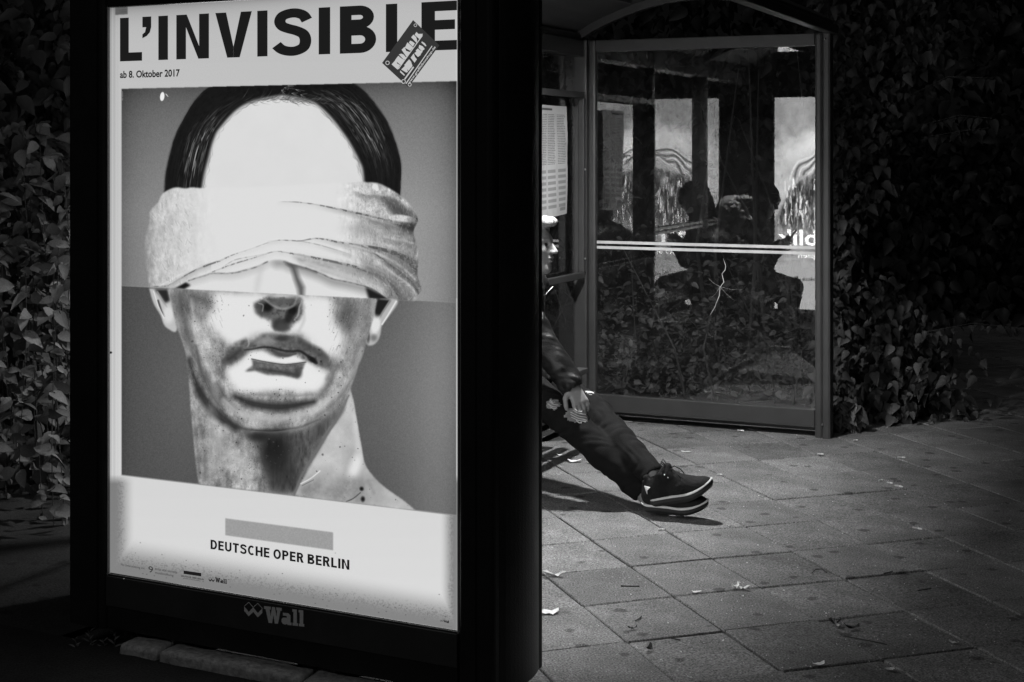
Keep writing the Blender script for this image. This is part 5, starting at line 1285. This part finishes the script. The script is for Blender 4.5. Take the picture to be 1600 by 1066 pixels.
# left: hanging vine with paired leaves
vine = thing('climbing_vine', 'leafy climbing vine hanging left of the poster box', 'vine', (-2.1, 6.0, 0))
bm = bmesh.new(); pts = []; rv = random.Random(3); o_ = Vector((-2.1, 6.0, 0))
for k in range(20):
    px_ = [84, 92, 30, 60, 10, -20, 100, 45, 72, 20, 110, 55, 88, 5, -40, 36, 65, 98, -8, 118][k]; Y = rv.uniform(5.75, 6.1) if k < 9 else rv.uniform(6.0, 6.5); top = rv.uniform(190, 420) if k > 2 else 380+k*20; bot = min(940, top+rv.uniform(300, 560))
    ph_ = rv.uniform(0, 6); line = [pix(px_+10*math.sin(t*3+ph_)+t*9, top+(bot-top)*t, Y) for t in np.linspace(0, 1, 12)]
    tube(bm, [p-o_ for p in line], .0022, 4)
    y = top
    while y < bot:
        t = (y-top)/(bot-top); c = pix(px_+10*math.sin(t*3+ph_)+t*9, y, Y)
        for s_ in (-1, 1): pts.append(c+Vector((s_*.012, -.01, 0)))
        y += rv.uniform(20, 40)
bobj('stem', bm, M_stem, vine)
foliage(vine, pts, 0, M_vine, .070, 240, (.55, -.65, .35), .28, spread=.8)
hd = thing('hedge', 'dense dark hedge of broad leaves behind the hanging vine', 'hedge', (-2.4, 6.6, 0))
bm = bmesh.new()
for k in range(9): a = Vector((-.9+.2*k, .1*math.sin(k), 0)); tube(bm, [a, a+Vector((.08*math.sin(k*3), 0, .9)), a+Vector((.2*math.sin(k*5), -.05, 1.9))], .012, 6, [.02, .014, .005])
bobj('stem', bm, M_stem, hd)
P1 = [pix(rv.uniform(-60, 125), 190+abs(rv.gauss(0, 150)), rv.uniform(6.0, 6.4)) for _ in range(280)]
P2 = [pix(rv.uniform(-260, 240), rv.uniform(-260, 930), rv.uniform(6.4, 7.6)) for _ in range(5200)]
P1 = [p for p in P1 if p.z > .05]; P2 = [p for p in P2 if p.z > .03]
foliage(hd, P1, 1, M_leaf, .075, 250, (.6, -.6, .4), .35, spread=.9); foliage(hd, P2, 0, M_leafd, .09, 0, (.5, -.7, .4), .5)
# behind the end pane and right of it
bush = thing('bush', 'low tangled bush behind the glass end pane', 'bush', (1.2, 9.2, 0))
bm = bmesh.new()
for k in range(16):
    a = Vector((rv.uniform(-.9, 1.0), rv.uniform(-.4, .4), 0)); tube(bm, [a, a+Vector((rv.gauss(0, .15), rv.gauss(0, .1), .35)), a+Vector((rv.gauss(0, .35), rv.gauss(0, .15), rv.uniform(.6, 1.1)))], .006, 5, [.009, .006, .002])
bobj('stem', bm, M_stem, bush)
Pb = [pix(rv.uniform(900, 1300), 660-abs(rv.gauss(0, 120)), rv.uniform(8.75, 9.7)) for _ in range(5200)]; Pb = [p for p in Pb if p.z > .03]; Pb.sort(key=lambda p: p.y)
foliage(bush, Pb[::2], 2, M_leafd, .048, 120, (-.2, -.8, .5), .1, spread=.9); foliage(bush, Pb[1::2], 0, M_leafd, .045, 150, (-.2, -.8, .5), .35, spread=.9)
ivy = thing('ivy_thicket', 'tall dark ivy thicket right of the shelter end post', 'ivy', (2.1, 9.0, 0))
bm = bmesh.new()
for k in range(14):
    a = Vector((rv.uniform(-.8, .15), rv.uniform(.3, .7), 0)); tube(bm, [a, a+Vector((rv.gauss(0, .12), rv.gauss(0, .1), .9)), a+Vector((rv.gauss(0, .2), rv.gauss(0, .15), rv.uniform(1.4, 2.2)))], .01, 5, [.018, .011, .003])
tw = [[pix(1440, 195, 8.5), pix(1500, 180, 8.3), pix(1550, 185, 8.2)], [pix(1420, 150, 8.5), pix(1480, 120, 8.3), pix(1553, 122, 8.2)], [pix(1440, 215, 8.6), pix(1500, 205, 8.4), pix(1545, 200, 8.3)], [pix(1440, 520, 8.3), pix(1520, 505, 8.2), pix(1590, 512, 8.2)]]
for t in tw: tube(bm, [p-Vector((2.1, 9.0, 0)) for p in t], .0015, 4)
bobj('stem', bm, M_stem, ivy)
Pi = []
while len(Pi) < 5200:
    y = rv.uniform(-120, 668); r_ = 1395+55*math.sin(y/95+1)+30*math.sin(y/37)+(40 if y > 430 else 0)-(y > 600)*30; x = rv.uniform(1285, r_)+rv.gauss(0, 16); Pi.append(pix(x, y, rv.uniform(8.2, 9.3)))
for t in tw:
    for u in np.linspace(0, 1, 14): c = lerp(t[0], t[1], u*2) if u < .5 else lerp(t[1], t[2], u*2-1); Pi.append(c+Vector((0, 0, -.01)))
Pi += [pix(rv.uniform(1300, 1345), rv.uniform(630, 682), 7.95) for _ in range(160)]
Pi += [pix(rv.gauss(1400, 60), 660-abs(rv.gauss(0, 60)), rv.uniform(8.15, 8.5)) for _ in range(400)]
Pi = [p for p in Pi if p.z > .02]; Pi.sort(key=lambda p: p.y)
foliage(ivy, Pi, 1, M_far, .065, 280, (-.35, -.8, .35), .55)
# dark hedgerow and trees beyond
dk = thing('hedgerow', 'near black hedgerow filling the background beyond the pavement', 'hedge', (2, 13, 0))
bm = bmesh.new()
for k in range(30): a = Vector((rv.uniform(-9, 9), rv.uniform(-1, 2), 0)); a.y += 2.5; tube(bm, [a, a+Vector((rv.gauss(0, .2), .1, 1.2)), a+Vector((rv.gauss(0, .3), 0, 2.4)), a+Vector((rv.gauss(0, .6), 0, 4.5))], .06, 6, [.1, .085, .06, .02])
bobj('trunk', bm, M_stem, dk)
Pd = [Vector((rv.uniform(-9, 13), rv.uniform(12.6, 15.5), abs(rv.gauss(0, 1)) if rv.random() < .3 else rv.uniform(0, 5.2))) for _ in range(48000)]
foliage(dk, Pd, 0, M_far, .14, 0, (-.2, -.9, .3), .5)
# weeds at the kerb
wd1 = thing('weed', 'small leafy weed at the left foot of the poster box', 'weed', gpx(150, 1015))
for k, (x, y) in enumerate(((178, 1012), (140, 1018), (118, 1022), (162, 1020))):
    b_ = gpx(x, y+8)-Vector(wd1.location); hgt = (.105, .075, .06, .05)[k]; bm = bmesh.new(); tube(bm, [b_, b_+Vector((.006, 0, hgt*.6)), b_+Vector((.0, 0, hgt))], .0015, 4, [.002, .0015, .0006]); bobj('stem', bm, M_stem, wd1)
    lw = leaf_proto(2, M_leaf)
    for q in range(9):
        t = .15+.85*q/8; a = q*2.4+rv.gauss(0, .5); p = b_+Vector((0, 0, hgt*t)); d = Vector((math.cos(a), math.sin(a)*.6, .55+.4*t)); link('leaf', lw, None, wd1, leaf_matrix(p, d, .024*(1.2-.5*t)*rv.uniform(.7, 1.2), (rv.gauss(0, .4), -.6, .8)))

# ------------------------------------------------------------------ litter on the slabs
M_paper = mat('paper_scrap', .75, .8, .15, 60); M_butt = mat('cigarette_paper', .8, .8); M_filter = mat('cigarette_filter', .45, .8); M_dry = mat('dry_leaf', .55, .8, .4, 60); M_twig = mat('twig', .025, .8)
def butt(px_, py_, ang, label, L=.024):
    p = gpx(px_, py_, .001); t = thing('cigarette_butt', label, 'cigarette butt', p, ang, 'cigarette butts on the slabs')
    bm = bmesh.new(); tube(bm, [(-L/2, 0, .004), (L*.1, 0, .004)], .0038, 8); bobj('filter', bm, M_filter, t, False)
    bm = bmesh.new(); tube(bm, [(L*.1+.0002, 0, .004), (L*.42, 0, .0038), (L*.55, .001, .0034)], .0037, 8, [.0037, .0034, .0026]); bobj('paper', bm, M_butt, t, False)
for a in ((1157, 674, -.3, 'cigarette butt lying on the slabs below the glass end pane', .034), (1337, 689, .4, 'short cigarette butt just right of the shelter end post'), (1433, 827, -.75, 'bright cigarette butt alone on the slab at middle right', .038), (1404, 761, -.7, 'white cigarette butt at the left end of a dark joint', .036), (1390, 756, -.4, 'small cigarette butt beside the white one on the joint'), (1376, 752, .6, 'leftmost butt of the row of three along the joint'), (1408, 716, -.1, 'flattened cigarette butt far right below the ivy', .036), (1124, 743, .2, 'tiny cigarette butt in the joint beyond the shoe toe'), (1033, 829, .3, 'cigarette butt in the joint corner below the shoes', .026), (1414, 659, .2, 'round pale butt close to the ivy thicket', .016), (1282, 711, .1, 'flat pale butt in the middle beyond the seated man', .03)):
    butt(a[0], a[1], a[2], a[3], *(a[4:5]))
def scrap(px_, py_, w_, d_, ang, label, name, m_, cat, seed, curl=.012):
    p = gpx(px_, py_, .002); r = random.Random(seed); n = 7; v = []; f = []
    for j in range(3):
        for i in range(n):
            u = i/(n-1)*2-1; q = (j-1); hw = d_/2*(math.sqrt(max(0, 1-u*u*.95))+.12)*r.uniform(.75, 1.2); v.append((u*w_/2, q*hw+r.gauss(0, d_*.06), .0015+curl*abs(u)**2*r.uniform(.3, 1)+curl*.5*q*q*r.random()))
    for j in range(2):
        for i in range(n-1): a = j*n+i; f.append((a, a+1, a+n+1, a+n))
    o = pyobj(name, v, f, m_, None, False); o.location = p; o.rotation_euler = (0, 0, ang); props(o, label, cat); return o
for a in ((866, 900, .085, .03, -.12, 'pale curled leaf beside the corner of the poster box', 'fallen_leaf', M_dry, 'leaf', 1, .022), (857, 958, .07, .035, .1, 'crumpled paper scrap nearest the poster box', 'paper_scrap', M_paper, 'paper', 2, .01), (1149, 920, .030, .022, .5, 'small folded paper scrap left of its longer twin', 'paper_scrap', M_paper, 'paper', 3, .02), (1161, 921, .044, .016, -.2, 'long thin paper scrap on the middle slab', 'paper_scrap', M_paper, 'paper', 4, .014), (1088, 926, .034, .014, 0, 'flat oval petal on the middle slab', 'petal', M_paper, 'petal', 5, .006),
          (1279, 1040, .038, .018, .1, 'ragged white scrap on the joint near the bottom edge', 'paper_scrap', M_paper, 'paper', 6, .01), (1490, 1006, .03, .012, -.6, 'pale crumb of paper on the dark slabs at lower right', 'paper_scrap', M_dry, 'paper', 7, .01), (1311, 979, .026, .018, -.5, 'bright folded scrap beside the dark leaf', 'paper_scrap', M_paper, 'paper', 8, .016), (1304, 975, .04, .022, -.5, 'dark curled leaf with a bright scrap beside it', 'fallen_leaf', M_twig, 'leaf', 9, .02), (1331, 983, .05, .02, .1, 'dark withered leaf right of the bright scrap', 'fallen_leaf', M_twig, 'leaf', 10, .02),
          (1014, 1015, .03, .02, 1, 'small dark curled leaf on the lower left slab', 'fallen_leaf', M_twig, 'leaf', 11, .016), (988, 983, .03, .012, 0, 'thin dark leaf above the slab joint', 'fallen_leaf', M_twig, 'leaf', 12, .012),
          (898, 722, .07, .03, .1, 'white paper scrap behind the calf of the man', 'paper_scrap', M_paper, 'paper', 13, .012), (877, 712, .06, .02, -.2, 'thin white paper strip under the bench edge', 'paper_scrap', M_paper, 'paper', 14, .01), (923, 724, .055, .022, 0, 'pale paper scrap nearest the shin of the man', 'paper_scrap', M_paper, 'paper', 15, .01), (969, 650, .04, .02, 0, 'pale paper scrap behind the knees of the man', 'paper_scrap', M_paper, 'paper', 16, .012), (1072, 707, .05, .02, -.3, 'faint paper flake above the shoe', 'paper_scrap', M_dry, 'paper', 17, .006), (1390, 1047, .03, .02, 0.3, 'dull flake at the bottom edge of the slabs', 'paper_scrap', M_dry, 'paper', 18, .006)):
    scrap(*a)
for pts, lab in (([(1319, 994), (1340, 998), (1362, 1002), (1386, 1007)], 'long thin twig on the dark slab at lower right'), ([(970, 915.5), (985, 916), (999, 916)], 'straight thin twig on the slab near the poster box'), ([(1381, 896), (1395, 893)], 'short dark twig on the slabs at right'), ([(1434, 923), (1445, 921), (1455, 919)], 'thin bent twig on the far right slab'), ([(1049, 997), (1057, 999), (1063, 1000)], 'short twig touching the long joint'), ([(1269, 895), (1274, 890), (1284, 889), (1292, 895)], 'curved hair-thin twig on the middle slab'), ([(993, 970), (999, 967), (1002, 963)], 'tiny curved twig on the slab below the petal')):
    p0 = gpx(*pts[0]); bm = bmesh.new(); tube(bm, [gpx(x, y, .003)-p0 for x, y in pts], .0022 if len(pts) < 4 else .0018, 5); o = bobj('twig', bm, M_twig); o.location = p0; props(o, lab, 'twig')
# crumbs and grit
bm = bmesh.new(); rv2 = random.Random(8)
for _ in range(1500):
    x = rv2.uniform(850, 1590); y = 660+rv2.random()**.7*400; 
    if x > 1480 and y < 760: continue
    p = gpx(x, y, .001); s_ = rv2.uniform(.0006, .0015)+.0025*rv2.random()**6; v = [bm.verts.new(p+Vector((rv2.uniform(-1, 1)*s_*1.5, rv2.uniform(-1, 1)*s_*1.5, 0))) for _ in range(3)]; t = bm.verts.new(p+Vector((0, 0, s_)))
    for a, b in ((0, 1), (1, 2), (2, 0)): bm.faces.new((v[a], v[b], t))
o = bobj('grit', bm, M_paper); props(o, 'pale crumbs and grit strewn over the slabs', 'grit', kind='stuff')
